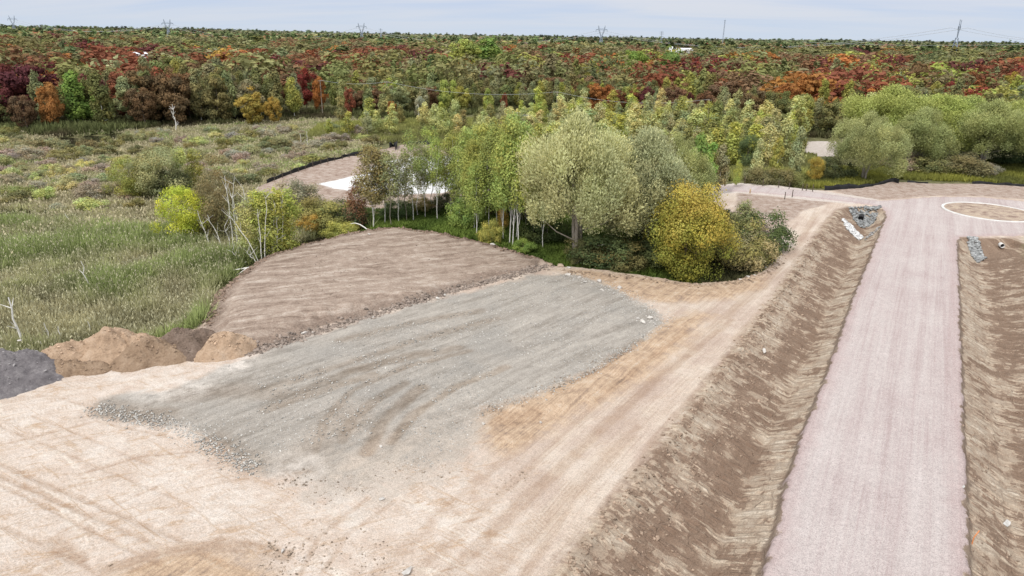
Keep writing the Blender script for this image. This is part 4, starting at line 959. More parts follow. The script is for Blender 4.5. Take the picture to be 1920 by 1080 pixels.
# ------------------------------------------------------------------ reeds, grasses and ground cover
def tufts(P, h, w, cols, nb, name, label, cat, plume=None, lean=.35, r=rng):
    """P (n,3) tuft roots, nb blades each; plume colour tops"""
    n = len(P); m = n*nb
    root = np.repeat(P, nb, 0)+np.stack([r.normal(size=m)*.28, r.normal(size=m)*.28, np.zeros(m)], 1)
    hh = np.repeat(h, nb)*(.6+.55*r.random(m)); a = r.random(m)*6.283; ln = lean*np.abs(r.normal(size=m))
    d = unit(np.stack([np.cos(a)*ln, np.sin(a)*ln, np.ones(m)], 1))
    b = a+1.57+r.normal(size=m)*.6; side = np.stack([np.cos(b), np.sin(b), np.zeros(m)], 1); ww = (w*(.7+.6*r.random(m)))[:, None]
    tip = root+d*hh[:, None]; midp = root+d*hh[:, None]*.5+np.array([0, 0, .06])
    V = np.stack([root, midp+side*ww, tip, midp-side*ww], 1).reshape(-1, 3)
    cb = (.82+.36*r.random(m))[:, None]; c = np.repeat(cols, nb, 0)*cb; T = np.repeat(c, 4, 0)
    if plume is not None:
        k = np.nonzero(r.random(m) < plume[1])[0]; tp = tip[k]; q = len(k); a2 = r.random(q)*6.283
        s2 = np.stack([np.cos(a2), np.sin(a2), np.zeros(q)], 1); dn = unit(d[k]+.8*s2*r.random((q, 1))); s3 = np.stack([-np.sin(a2), np.cos(a2), np.zeros(q)], 1)
        pw = plume[2]; ph = plume[3]
        V2 = np.stack([tp-dn*ph*.2, tp+dn*ph*.35+s3*pw, tp+dn*ph, tp+dn*ph*.35-s3*pw], 1).reshape(-1, 3)
        T2 = np.repeat(np.array(plume[0])[None]*(.7+.6*r.random((q, 1))), 4, 0); V = np.concatenate([V, V2]); T = np.concatenate([T, T2])
    F = np.arange(len(V)).reshape(-1, 4)
    o = link(name, mk_mesh(name, V, F, GRASS, T)); return tag(o, label, cat, None, 'stuff')
def scatter(poly, n, z0, seed, dens=None, far=.0):
    r = R_(seed); p = np.array(poly); x0, y0 = p.min(0); x1, y1 = p.max(0); out = []
    X = r.uniform(x0, x1, n*3); Y = r.uniform(y0, y1, n*3)
    keep = r.random(n*3) < np.clip(55/np.hypot(X, Y), 0, 1)**far
    X = X[keep]; Y = Y[keep]
    s = sdf(poly, X, Y) > 0; X = X[s]; Y = Y[s]
    return X[:n], Y[:n]
def lerp3(a, b, t): return np.array(a)[None]*(1-t[:, None])+np.array(b)[None]*t[:, None]
MARSH = W([(-200, 720), (-200, 245), (0, 240), (300, 238), (620, 224), (760, 222), (740, 262), (500, 345), (480, 380), (560, 440), (700, 432), (500, 480), (400, 545), (400, 610), (370, 640), (280, 655), (120, 680), (0, 700)], -1.6)
X, Y = scatter(MARSH, 60000, 0, 41, far=1.0)
S = np.maximum(sdf(SITE, X, Y), sdf(BACK, X, Y)); wt = np.maximum(np.maximum(sdf(POND, X, Y), sdf(POND2, X, Y)), sdf(POND3, X, Y))
ok = (S < -.5) & (wt < .1) & (sdf([(a, b-5) for a, b in POND2], X, Y) < 0); X = X[ok]; Y = Y[ok]
Dn = np.hypot(X, Y); f1 = fbm(X, Y, 9, 4, 3); f2 = fbm(X, Y, 3, 3, 6)
gr = np.clip(.58+1.6*f1+.5*f2-.38*sstep(95, 160, Dn), 0, 1)
gr = np.clip(gr+.25*sstep(80, 55, Dn), 0, 1); cols = lerp3((.44, .405, .25), (.305, .355, .145), gr); cols = cols*(1+.45*f2)[:, None]
hh = (1.75+1.1*f1+.6*f2)*(1-.45*sstep(100, 170, Dn))
P3 = np.stack([X, Y, hmap(X, Y)-.1], 1)
nearm = Dn < 112+26*fbm(X, Y, 12, 3, 1)+R_(7).normal(size=len(X))*5
tufts(P3[nearm], hh[nearm], .06, cols[nearm], 14, 'marsh_reeds', 'dense green and beige reeds covering the near marsh', 'reeds', ((.46, .44, .29), .20, .06, .26), lean=.85, r=R_(42))
tufts(P3[~nearm], hh[~nearm]*.9, .13, cols[~nearm]*1.1, 9, 'meadow_grass', 'beige and olive marsh grass of the far wetland', 'grass', ((.47, .42, .28), .26, .13, .36), lean=.8, r=R_(43))
# green ground cover under the tree island
ISL = W([(640, 442), (700, 432), (740, 427), (800, 432), (880, 450), (950, 470), (1010, 486), (1035, 497), (1100, 502), (1200, 517), (1300, 532), (1390, 527), (1440, 503), (1466, 470), (1440, 450), (1400, 425), (1370, 400), (1310, 385), (1200, 400), (1100, 397), (1000, 394), (900, 390), (800, 394), (700, 396), (600, 400)], -.8)
X, Y = scatter(ISL, 15000, 0, 45); S = np.maximum(sdf(SITE, X, Y), sdf(BACK, X, Y)); ok = S < -.15; X = X[ok]; Y = Y[ok]
f1 = fbm(X, Y, 5, 3, 2); cols = lerp3((.095, .145, .035), (.19, .26, .06), np.clip(.5+1.5*f1, 0, 1))
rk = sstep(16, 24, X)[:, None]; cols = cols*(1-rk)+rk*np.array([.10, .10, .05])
tufts(np.stack([X, Y, hmap(X, Y)-.05], 1), .65+.35*f1, .10, cols, 10, 'undergrowth', 'bright green weeds and ferns under the birches and willows', 'undergrowth', None, .9, R_(46))
# grass beyond the right silt fence and brush behind the back pad
RG = W([(1500, 352), (1560, 354), (1620, 347), (1680, 336), (1750, 339), (1920, 345), (2100, 352), (2100, 300), (1920, 300), (1700, 310), (1500, 320)], -1)
X, Y = scatter(RG, 9000, 0, 47); S = sdf(SITE, X, Y); ok = S < -.4; X = X[ok]; Y = Y[ok]; f1 = fbm(X, Y, 8, 3, 2)
tufts(np.stack([X, Y, hmap(X, Y)-.05], 1), 1.0+.5*f1, .10, lerp3((.17, .18, .055), (.31, .31, .07), np.clip(.5+1.7*f1, 0, 1)), 9, 'roadside_grass', 'yellow green grass strip behind the right-hand silt fence', 'grass', None, .5, R_(48))
MB = W([(560, 268), (640, 262), (720, 268), (900, 268), (1000, 300), (1130, 345), (1300, 350), (1385, 340), (1500, 345), (1530, 300), (1500, 262), (1300, 245), (960, 225), (760, 228), (600, 240)], -1.5)
X, Y = scatter(MB, 24000, 0, 49); S = np.maximum(sdf(SITE, X, Y), np.maximum(sdf(BACK, X, Y), np.maximum(sdf(WPAD, X, Y), sdf(WPAD2, X, Y)))); ok = S < -.8; X = X[ok]; Y = Y[ok]; f1 = fbm(X, Y, 14, 4, 2)
tufts(np.stack([X, Y, hmap(X, Y)-.05], 1), 1.5+1.0*f1, .14, lerp3((.20, .20, .085), (.36, .37, .12), np.clip(.5+1.5*f1, 0, 1)), 9, 'brush', 'low pale green brush between the young aspens', 'brush', None, .6, R_(50))
rs2_ = R_(53); k = 9000; tx_ = -.9+1.8*rs2_.random(k); yy_ = np.interp(tx_, fe_t, fe_d)+rs2_.uniform(-4, 22, k); xx_ = tx_*yy_; f1 = fbm(xx_, yy_, 10, 3, 2)
tufts(np.stack([xx_, yy_, hmap(xx_, yy_)-.1], 1), 2.2+1.8*f1, .22, lerp3((.10, .085, .05), (.17, .19, .08), np.clip(.5+1.6*f1, 0, 1)), 8, 'forest_understory', 'dark tangled undergrowth along the foot of the forest edge', 'undergrowth', None, .6, rs2_)
# weeds along the bank of the platform and behind the piles
ln = W([(0, 664), (60, 656), (120, 641), (190, 624), (280, 612), (360, 604), (392, 596), (396, 568), (428, 533), (468, 500), (505, 478), (570, 458), (640, 440)])
# right bank grass
r5 = R_(52); k = 2600; al_ = r5.random(k); off = 8.2+5*r5.random(k)
a0 = np.array(D2L[1]); a1 = np.array(D2L[-1]); PX = a0[0]+(a1[0]-a0[0])*(.45+.5*al_)+.862*off; PY = a0[1]+(a1[1]-a0[1])*(.45+.5*al_)-.507*off
ok = fbm(PX, PY, 3, 3, 2) > -.05; PX = PX[ok]; PY = PY[ok]
tufts(np.stack([PX, PY, hmap(PX, PY)-.03], 1), np.full(len(PX), .32), .05, np.tile(np.array([[.15, .17, .06]]), (len(PX), 1)), 8, 'bank_grass', 'thin green grass on the outer bank of the right ditch', 'grass', None, .8, r5)

# ------------------------------------------------------------------ heaps of earth
HP = []
def heap(px_, py_, rx, ry, h, mat, label, seed, rz=0, cl=1.0):
    X0, Y0 = at(px_, py_); r = R_(seed); na, nr_ = 110, 46
    a = np.linspace(0, 2*math.pi, na, endpoint=False); rad = np.linspace(0, 1, nr_)
    A, Q = np.meshgrid(a, rad); edge = 1+.13*np.sin(2*A+seed)+.09*np.sin(3*A+2*seed)+.06*np.sin(5*A+seed*.7)
    x = np.cos(A)*Q*rx*edge; y = np.sin(A)*Q*ry*edge
    prof = (1-Q**1.35)
    X = x*math.cos(rz)-y*math.sin(rz)+X0; Yw = x*math.sin(rz)+y*math.cos(rz)+Y0
    z = (.9*h*prof)*(1+.45*fbm(X, Yw, 1.6, 3, seed))+.26*cl*fbm(X, Yw, .8, 4, seed+1)*np.minimum(1, 4*(1-Q))*np.minimum(1, h)+.16*cl*fbm(X, Yw, .30, 4, seed+2)
    gz = hmap(X, Yw); z = np.maximum(gz, -.35)+z-.18*Q**3
    hr_ = R_(seed+40); ii = hr_.integers(6, nr_, 110); kk = hr_.integers(0, na, 110); HP.append((np.stack([X[ii, kk], Yw[ii, kk], z[ii, kk]+.02], 1), mat.name))
    V = np.stack([X-X0, Yw-Y0, z], -1).reshape(-1, 3); F = []
    for i in range(nr_-1):
        for k in range(na): F.append((i*na+k, i*na+(k+1) % na, (i+1)*na+(k+1) % na, (i+1)*na+k))
    o = link('dirt_pile', mk_mesh('dirt_pile', V, F, mat, smooth=True), loc=(X0, Y0, 0)); tag(o, label, 'dirt pile', 'piles of earth along the marsh edge')
def soil(name, a, b, c):
    m = bpy.data.materials.new(name); T = NT(m); pos = T.n('ShaderNodeNewGeometry').outputs['Position']
    n1 = T.noise(pos, 1.1, 6, .7); n2 = T.noise(pos, 7, 5, .75)
    cc = T.ramp(T.math('MULTIPLY_ADD', n1, .6, T.math('MULTIPLY', n2, .4)), [(.34, a), (.5, b), (.66, c)])
    bp = T.n('ShaderNodeBump'); bp.inputs['Strength'].default_value = 1; bp.inputs['Distance'].default_value = .16; T.put(bp.inputs['Height'], n2)
    bs = T.n('ShaderNodeBsdfPrincipled'); T.put(bs.inputs['Base Color'], cc); bs.inputs['Roughness'].default_value = 1; bs.inputs['Specular IOR Level'].default_value = .1; T.put(bs.inputs['Normal'], bp.outputs[0]); T.out(bs.outputs[0]); return m
S_TAN = soil('tan_spoil', (.29, .20, .135), (.455, .325, .225), (.54, .415, .31)); S_BR = soil('brown_spoil', (.19, .13, .085), (.31, .22, .15), (.41, .305, .22)); S_GR = soil('grey_spoil', (.11, .10, .105), (.19, .175, .18), (.30, .28, .28))
S_DK = soil('dark_spoil', (.10, .075, .055), (.19, .14, .11), (.28, .22, .18))
heap(20, 702, 4.6, 3.8, 2.0, S_GR, 'dark purple grey gravel pile at the left frame edge', 3)
heap(205, 662, 3.6, 3.0, 2.1, S_TAN, 'tall light tan sand pile, the highest of the row beside the reeds', 5)
heap(250, 655, 3.0, 2.6, 1.9, S_TAN, 'tan pile joined to the right side of the highest sand pile', 15)
heap(128, 676, 3.4, 2.6, 1.5, S_TAN, 'smooth sand pile next to the grey gravel pile', 6)
heap(140, 694, 3.0, 1.6, .9, S_BR, 'low brown spread in front of the smooth sand pile', 7)
heap(285, 672, 3.1, 2.5, 1.7, S_BR, 'mid brown crumbly pile in the middle of the row', 8, .5)
heap(352, 652, 2.8, 2.6, 1.8, S_DK, 'dark brown earth pile behind the mid brown pile', 9)
heap(412, 660, 3.0, 2.0, 1.3, S_TAN, 'light tan pile against the platform corner, the rightmost of the row', 10, .3)
heap(325, 668, 1.4, 1.2, .9, S_BR, 'small brown heap between the mid brown and rightmost piles', 12)
# ------------------------------------------------------------------ stones
def rock_mesh(seed, flat=.6):
    import bmesh
    r = R_(seed); bm = bmesh.new()
    pts = rdirs(16, r)*np.array([1, .8, flat])*(.7+.3*r.random((16, 1)))
    vs = [bm.verts.new(p*.5) for p in pts]
    bmesh.ops.convex_hull(bm, input=vs); bmesh.ops.delete(bm, geom=[v for v in bm.verts if not v.link_faces], context='VERTS')
    me = bpy.data.meshes.new('rock'); bm.to_mesh(me); bm.free(); me.materials.append(STONE); return me
ROCKS = [rock_mesh(200+i, .45+.1*(i % 4)) for i in range(8)]
RL = [(1064, 517, 1.1, 'pale angular rock at the top of the gravel pad below the silvery willow'), (1086, 522, .8, 'grey slab rock right of the pale angular rock on the gravel pad'), (1124, 528, .95, 'dark topped slab rock on the upper right edge of the gravel pad'),
      (1162, 541, .85, 'rock at the right end of the stone row on the gravel pad'), (1143, 538, .5, 'small stone left of the end rock of the stone row'), (1110, 533, .5, 'small grey stone under the dark topped slab'), (1128, 546, .6, 'light stone lying below the stone row'),
      (1097, 531, .6, 'stone in the middle of the stone row'), (1075, 528, .5, 'small stone below the pale angular rock'), (1150, 552, .5, 'loose stone below the end rock of the stone row'),
      (1030, 498, 1.3, 'brown boulder at the foot of the forked willow, left one'), (1051, 500, 1.1, 'reddish boulder at the foot of the forked willow, middle one'), (1067, 503, .8, 'flat boulder at the foot of the forked willow, right one'),
      (924, 458, .9, 'pale boulder on the platform rim below the birches'), (832, 433, .5, 'small stone on the platform rim near its tip'), (692, 440, .55, 'white stone at the platform rim beside the bent stem'),
      (1218, 598, 1.0, 'flat white slab on the right corner of the gravel pad'), (1206, 607, 1.1, 'long grey slab just below the flat white slab'), (1228, 612, .5, 'small stone right of the slabs on the pad corner'), (1196, 600, .5, 'small stone left of the slabs on the pad corner'),
      (820, 556, .8, 'white rock in the rubble line, rightmost of the bright ones'), (834, 550, .6, 'grey rock beside the rightmost bright rubble rock'), (700, 592, .5, 'stone in the rubble line at the middle of the platform edge'), (570, 622, .8, 'pale rock at the lower left of the rubble line'),
      (585, 618, .5, 'small rock right of the pale rubble rock'), (386, 625, .7, 'pale rock on top of the dark brown pile'), (325, 664, .5, 'pale stone in the gap left of the rightmost pile'), (338, 655, .45, 'tiny stone in the gap between the dark and tan piles'),
      (43, 662, .5, 'pale stone on top of the grey gravel pile'), (207, 672, .5, 'stone on the front of the highest sand pile'),
      (1388, 524, .55, 'white stone at the track bend, left of three'), (1402, 520, .6, 'white stone at the track bend, middle of three'), (1415, 516, .5, 'white stone at the track bend, right of three'), (1436, 500, .5, 'stone under the island edge beside the dark bush'),
      (906, 797, .45, 'white stone beside the hollow in the orange strip'), (1014, 794, .35, 'stone in the middle of the orange strip'), (716, 938, .5, 'grey stone on the tan ground below the pad'), (714, 840, .35, 'pale stone on the lower part of the pad'),
      (1433, 649, .95, 'white boulder on the shoulder of the left ditch'), (530, 1034, .35, 'dark clod left of the pebble scatter at the bottom'), (763, 1074, .9, 'grey stone at the bottom frame edge'), (207, 1060, .3, 'brown clod on the curved tyre track, bottom left')]
for i, (a, b, s, lb) in enumerate(RL):
    X, Y = at(a, b, .3 if b < 640 and a < 1000 else 0); z = hz(X, Y)
    if 'pile' in lb and 'gap' not in lb: z = max(z, 1.1)
    o = link('rock', ROCKS[i % 8], loc=(X, Y, z+s*.08), rz=random.uniform(0, 6), sc=(s, s*random.uniform(.6, .9), s*.75)); o.color = (*( (.95, .78, .62) if 'brown' in lb or 'reddish' in lb else (1.3, 1.27, 1.22) if 'white' in lb or 'pale' in lb or 'light' in lb else (1.1, 1.08, 1.05)), 1)
    tag(o, lb, 'rock', 'rocks lying about the site')
def rubble(name, label, P, size, cols, seed, cat='rubble'):
    r = R_(seed); VV = []; FF = []; TT = []; o = 0
    base = np.array([(-1, -1, -.5), (1, -1, -.5), (1, 1, -.5), (-1, 1, -.5), (-.6, -.7, .6), (.7, -.5, .5), (.6, .7, .7), (-.7, .5, .4)]); bf = np.array([(0, 3, 2, 1), (4, 5, 6, 7), (0, 1, 5, 4), (1, 2, 6, 5), (2, 3, 7, 6), (3, 0, 4, 7)])
    n = len(P); s = size*(.35+1.1*r.random(n)**2.2); a = r.random(n)*6.283
    B = base[None]*(1+.3*r.normal(size=(n, 8, 3)))*np.array([.5, .38, .3]); B = B*s[:, None, None]
    tl = r.normal(size=(n, 1))*.35
    B[:, :, 2] += B[:, :, 0]*tl
    x = B[:, :, 0]*np.cos(a)[:, None]-B[:, :, 1]*np.sin(a)[:, None]; y = B[:, :, 0]*np.sin(a)[:, None]+B[:, :, 1]*np.cos(a)[:, None]
    V = np.stack([x+P[:, 0:1], y+P[:, 1:2], B[:, :, 2]+P[:, 2:3]], -1).reshape(-1, 3)
    F = (bf[None]+np.arange(n)[:, None, None]*8).reshape(-1, 4)
    T = np.repeat(cols*(.6+.7*r.random((n, 1))), 8, 0)
    o = link(name, mk_mesh(name, V, F, GRASS, T)); return tag(o, label, cat, None, 'stuff')
def along(line, n, w, seed, dz=0.0):
    r = R_(seed); p = np.array(line); L = np.hypot(*(p[1:]-p[:-1]).T); cum = np.concatenate([[0], np.cumsum(L)]); t = r.random(n)*cum[-1]
    i = np.clip(np.searchsorted(cum, t)-1, 0, len(L)-1); f = (t-cum[i])/L[i]; q = p[i]*(1-f[:, None])+p[i+1]*f[:, None]+r.normal(size=(n, 2))*w
    return np.column_stack([q, hmap(q[:, 0], q[:, 1])+dz])
def area(poly, n, seed, thr=None, sc=4):
    X, Y = scatter(poly, n, 0, seed)
    if thr is not None:
        k = fbm(X, Y, sc, 4, seed % 7) > thr; X = X[k]; Y = Y[k]
    return np.column_stack([X, Y, hmap(X, Y)])
G = np.array([[.42, .41, .39]]); Bc = np.array([[.36, .27, .205]]); Tn = np.array([[.46, .37, .29]])
rubble('rubble', 'line of broken stone and clods along the foot of the brown platform', along(W([(470, 662), (550, 638), (600, 620), (700, 590), (800, 561), (900, 532), (1000, 507), (1030, 497)]), 2600, .38, 61), .30, np.array([[.34, .28, .24]]), 62)
rubble('gravel_scatter', 'loose crushed stone scattered over the grey pad', np.concatenate([area(GREY, 9000, 63, -.05), along(W([(1055, 516), (1120, 532), (1180, 556), (1235, 590), (1235, 612)]), 1400, .7, 64), along(W([(175, 765), (340, 803), (400, 838), (480, 882)]), 1600, .5, 65), along(W([(1235, 615), (1100, 702), (1000, 742), (905, 770)]), 900, .5, 66)]), .12, np.array([[.54, .52, .485]]), 67, 'gravel')
rubble('clods', 'dark earth clods and stones along the shoulder of the left ditch', np.concatenate([along(DIT_L[:-1], 900, .45, 68), along([((a[0]*.75+b[0]*.25), (a[1]*.75+b[1]*.25)) for a, b in zip(DIT_L[:6], W([(1392, 1180), (1435, 1080), (1478, 900), (1545, 720), (1600, 560), (1645, 450)]))], 1500, 1.0, 69)]), .18, Bc*1.15, 70)
rubble('clods', 'small earth clods strewn over the right ditch', area(DIT2, 2600, 71), .14, Bc, 72)
rubble('clods', 'crumbled earth and stones on the brown platform', area(PLAT, 1800, 73, .0), .16, np.array([[.34, .27, .22]]), 74)
rubble('pebbles', 'pebbles and crumbs on the tan sand around the grey pad', np.concatenate([area(W([(520, 900), (900, 760), (1000, 900), (760, 1080), (480, 1080)]), 1100, 75, .0), along(W([(905, 775), (1000, 745), (1180, 655)]), 400, .5, 76), area(W([(500, 1010), (560, 1020), (545, 1080), (480, 1080)]), 60, 77)]), .11, Tn*.8, 78)
rubble('rubble', 'stones and crumbs on the bare bank below the golden maple', along(W([(1060, 510), (1200, 522), (1300, 536), (1390, 530), (1445, 503), (1464, 475)]), 700, .45, 79), .24, np.array([[.36, .27, .2]]), 80)
rubble('rubble', 'clods tumbled down the reed side of the brown platform', along(W([(395, 608), (398, 570), (430, 535), (470, 503), (505, 480), (570, 460), (640, 442), (740, 428), (880, 451), (1010, 487)]), 1600, .4, 81), .36, np.array([[.30, .22, .17]]), 82)
HC = dict(tan_spoil=(.58, .43, .31), brown_spoil=(.40, .29, .21), grey_spoil=(.38, .36, .36), dark_spoil=(.30, .23, .18))
for mn in HC:
    rubble('clods', {'tan_spoil': 'crumbs and clods rolled down the tan sand piles', 'brown_spoil': 'crumbs and clods on the brown piles', 'grey_spoil': 'loose stones on the grey gravel pile', 'dark_spoil': 'clods on the dark brown pile'}[mn], np.concatenate([p for p, m_ in HP if m_ == mn]), .17, np.array([HC[mn]]), 90, 'clods')
def riprap(poly, n, label, seed, c, size=.42, dz=.12):
    rubble('riprap', label, area(poly, n, seed)+np.array([0, 0, dz]), size, c, seed+1, 'riprap')
riprap(W([(1592, 393), (1650, 392), (1642, 408), (1618, 418), (1604, 410)], -.3), 700, 'grey riprap around the black pipe mouth at the head of the left ditch', 83, np.array([[.36, .37, .37]]))
riprap(W([(1578, 416), (1588, 418), (1620, 438), (1612, 444), (1588, 430)], -.7), 650, 'white stone strip laid across the left ditch', 85, np.array([[.75, .75, .75]]), .3)
riprap(W([(1622, 440), (1650, 426), (1650, 431), (1624, 445)], -.6), 160, 'thin scatter of grey stone right of the white stone strip', 89, np.array([[.42, .41, .4]]), .3)
riprap(W([(1812, 452), (1828, 452), (1850, 470), (1838, 478), (1824, 472)], -.5), 420, 'grey riprap apron at the head of the right ditch', 87, np.array([[.42, .43, .43]]))
# ------------------------------------------------------------------ culvert pipes
def pipe(px_, py_, z, r, label, mat, rz, L=2.0):
    X, Y = at(px_, py_, z)
    t = thing('culvert_pipe', label, 'pipe', (X, Y, z), rz)
    n = 20; V = []; F = []
    for (rad, yy) in ((r, 0), (r, L), (r*.86, L), (r*.86, 0)):
        for k in range(n):
            a = 6.2832*k/n; V.append((math.cos(a)*rad, yy, math.sin(a)*rad))
    for s in range(4):
        for k in range(n): F.append((s*n+k, s*n+(k+1) % n, ((s+1) % 4)*n+(k+1) % n, ((s+1) % 4)*n+k))
    link('pipe_wall', mk_mesh('pipe_wall', V, F, mat, smooth=False), t)
    V = [(0, .25, 0)]+[(math.cos(6.2832*k/n)*r*.86, .25, math.sin(6.2832*k/n)*r*.86) for k in range(n)]
    me = bpy.data.meshes.new('pipe_shade_disc'); me.from_pydata(V, [], [(0, k+1, (k+1) % n+1) for k in range(n)]); me.materials.append(PLASTIC); link('pipe_shade_disc', me, t)  # black disc stands in for the shade inside the pipe
pipe(1614, 410, -.55, .38, 'black culvert pipe mouth in the grey riprap of the left ditch', PLASTIC, -.5)
pipe(1880, 461, -.35, .30, 'pale culvert pipe end poking out of the right ditch bank', CONC, -.2, .7)
# ------------------------------------------------------------------ roundabout kerb
n = 96; V = []; F = []
for k in range(n):
    a = 6.28318*k/n
    for rad, z in ((RBR-.2, 0.0), (RBR-.2, .24), (RBR+.18, .24), (RBR+.2, 0.0)): V.append((math.cos(a)*rad, math.sin(a)*rad, z))
for k in range(n):
    for j in range(4): F.append((k*4+j, k*4+(j+1) % 4, ((k+1) % n)*4+(j+1) % 4, ((k+1) % n)*4+j))
tag(link('kerb_ring', mk_mesh('kerb_ring', V, F, CONC), loc=(RB[0], RB[1], .1)), 'white circular kerb around the island of the roundabout', 'kerb')
# ------------------------------------------------------------------ posts, silt fences, snags
def post(px_, py_, h, r, name, cat, label, mat, group, z=0.0, lean=0.0):
    X, Y = at(px_, py_, z); z0 = hz(X, Y)
    V, F = tube([(0, 0, -.3), (0, 0, h*.5), (lean*h, 0, h), (lean*h, 0, h+.02)], [r, r, r*.95, .01], 6)
    tag(link(name, mk_mesh(name, V, F, mat), loc=(X, Y, z0)), label, cat, group)
lp = [(515, 339), (530, 334), (546, 328), (560, 323), (573, 318), (587, 314), (602, 309), (615, 306), (628, 303), (642, 299), (655, 296)]
for i, (a, b) in enumerate(lp): post(a, b, 1.35, .07, 'fence_post', 'post', f'dark post of the left silt fence beside the back pad, {ordn[i]} from the left', POST, 'posts of the left silt fence', -.4)
rp = [(1471, 374, 'nearer side of the path, left of two'), (1485, 370, 'nearer side of the path, right of two'), (1504, 358, 'far side of the path, leftmost of three close together'), (1511, 360, 'far side of the path, middle of three close together'), (1523, 361, 'far side of the path, rightmost of three close together'),
      (1396, 344, 'far side of the path by the dark bush'), (1459, 352, 'far side of the path below the birch with white stems'), (1479, 356, 'far side of the path between the birch and the three close posts'), (1430, 349, 'far side of the path below the middle aspen')]
for a, b, l in rp: post(a, b, 1.25, .075, 'fence_post', 'post', 'dark post, '+l, POST, 'posts along the white path')
post(1406, 363, .8, .13, 'wooden_stake', 'stake', 'pale wooden stake at the left end of the path', LATH, None)
post(1826, 1008, .9, .03, 'survey_stake', 'stake', 'thin orange wooden stake in the right ditch near the bottom frame edge', simple('orange_paint', (.65, .22, .08), (.7, .3, .12)), None, lean=.2)
def silt_fence(ptsp, h, label, z=0.0, seed=1):
    r = R_(seed); p = np.array([at(a, b, z) for a, b in ptsp]); out = []
    for i in range(len(p)-1):
        k = max(2, int(np.hypot(*(p[i+1]-p[i]))/.5))
        for j in range(k): out.append(p[i]+(p[i+1]-p[i])*j/k)
    out.append(p[-1]); out = np.array(out); n = len(out); t = np.arange(n)
    wav = .12*np.sin(t*.9)+.08*r.normal(size=n); H = h*(.75+.35*vnoise(t*.35, t*0.+seed, 2))
    zg = hmap(out[:, 0], out[:, 1]); V = []; F = []
    for i in range(n):
        V += [(out[i, 0], out[i, 1]-.15, zg[i]-.1), (out[i, 0]+.05, out[i, 1]+wav[i]*.5, zg[i]+H[i]*.5), (out[i, 0], out[i, 1]+wav[i], zg[i]+H[i]), (out[i, 0]+.1, out[i, 1]+wav[i]+.18, zg[i]+H[i]*.8)]
    for i in range(n-1):
        for j in range(3): F.append((i*4+j, (i+1)*4+j, (i+1)*4+j+1, i*4+j+1))
    tag(link('silt_fence', mk_mesh('silt_fence', V, F, PLASTIC)), label, 'silt fence')
silt_fence([(1545, 357), (1590, 353), (1625, 347), (1650, 341), (1672, 340), (1684, 344)], 1.0, 'thick sagging black silt fence left of the roundabout', 0, 3)
silt_fence([(1700, 342), (1740, 343)], .35, 'low collapsed strip of black silt fence under the willows', 0, 4)
silt_fence([(1822, 343), (1870, 345), (1920, 349), (2060, 360)], .65, 'black silt fence reaching the right frame edge', 0, 5)
silt_fence([(500, 343), (540, 328), (580, 314), (615, 303), (650, 293), (680, 289), (700, 287)], .75, 'black silt fence along the left side of the back pad', -.4, 6)
silt_fence([(730, 278), (737, 272), (745, 276), (741, 282)], 1.3, 'crumpled black silt fence bundle at the far corner of the back pad', -.4, 7)
silt_fence([(765, 270), (800, 270), (835, 268), (862, 272)], .8, 'black silt fence behind the white gravel field', -.4, 8)
def snag(px_, py_, ptop, r, label, lean=0., branches=0, seed=0, z=-1.6, kind='dead_tree'):
    X, Y = at(px_, py_, z); z0 = hz(X, Y); H = height_for(X, Y, z0, ptop); rr = R_(seed)
    t = np.linspace(0, 1, 6); pts = np.stack([lean*H*t**1.4+rr.normal(size=6)*.02*H*(t > 0), rr.normal(size=6)*.02*H*(t > 0), t*H-.3*(t == 0)], 1)
    parts = [tube(pts, r*(1-.6*t), 5)]
    for b in range(branches):
        k = .35+.6*rr.random(); p = pts[int(k*5)]; d = rr.normal(size=3); d[2] = abs(d[2])+.4; d = d/np.linalg.norm(d)*H*.2
        parts.append(tube([p, p+d*.6, p+d], [r*.45, r*.3, r*.12], 4))
    V, F = joinVF(parts); tag(link(kind, mk_mesh(kind, V, F, BARKW, smooth=True), loc=(X, Y, z0)), label, 'dead tree', 'bare dead stems in the reeds')
snag(43, 655, 558, .12, 'bleached dead trunk standing tall in the reeds near the left frame edge', -.04, 4, 1)
snag(170, 548, 490, .07, 'thin bare white stem alone in the middle of the reeds', -.12, 1, 2)
snag(96, 650, 605, .06, 'short white stem in the reeds right of the tall bleached trunk', -.05, 1, 3)
snag(116, 645, 612, .06, 'short white stem just left of the smooth sand pile, shorter of the pair', .0, 0, 4)
snag(172, 630, 602, .05, 'small bare stick behind the highest sand pile', -.05, 0, 5)
snag(82, 664, 640, .05, 'stub of a stem between the grey pile and the reeds', -.02, 0, 6)
snag(6, 662, 642, .06, 'leaning broken stem at the left frame edge behind the grey pile', -.3, 0, 7)
snag(135, 425, 400, .06, 'forked white snag in the upper left of the reeds', -.3, 3, 8)
snag(566, 276, 250, .08, 'bare pale stem near the forest side of the marsh, left of two', -.05, 2, 9)
snag(577, 276, 246, .08, 'bare pale stem near the forest side of the marsh, right of two', .03, 2, 10)
snag(330, 246, 195, .16, 'bare bleached tree in front of the forest below the white shed', .02, 14, 11, kind='dead_tree')
snag(785, 232, 195, .09, 'bare pale pole in front of the forest, middle left', 0, 0, 12)
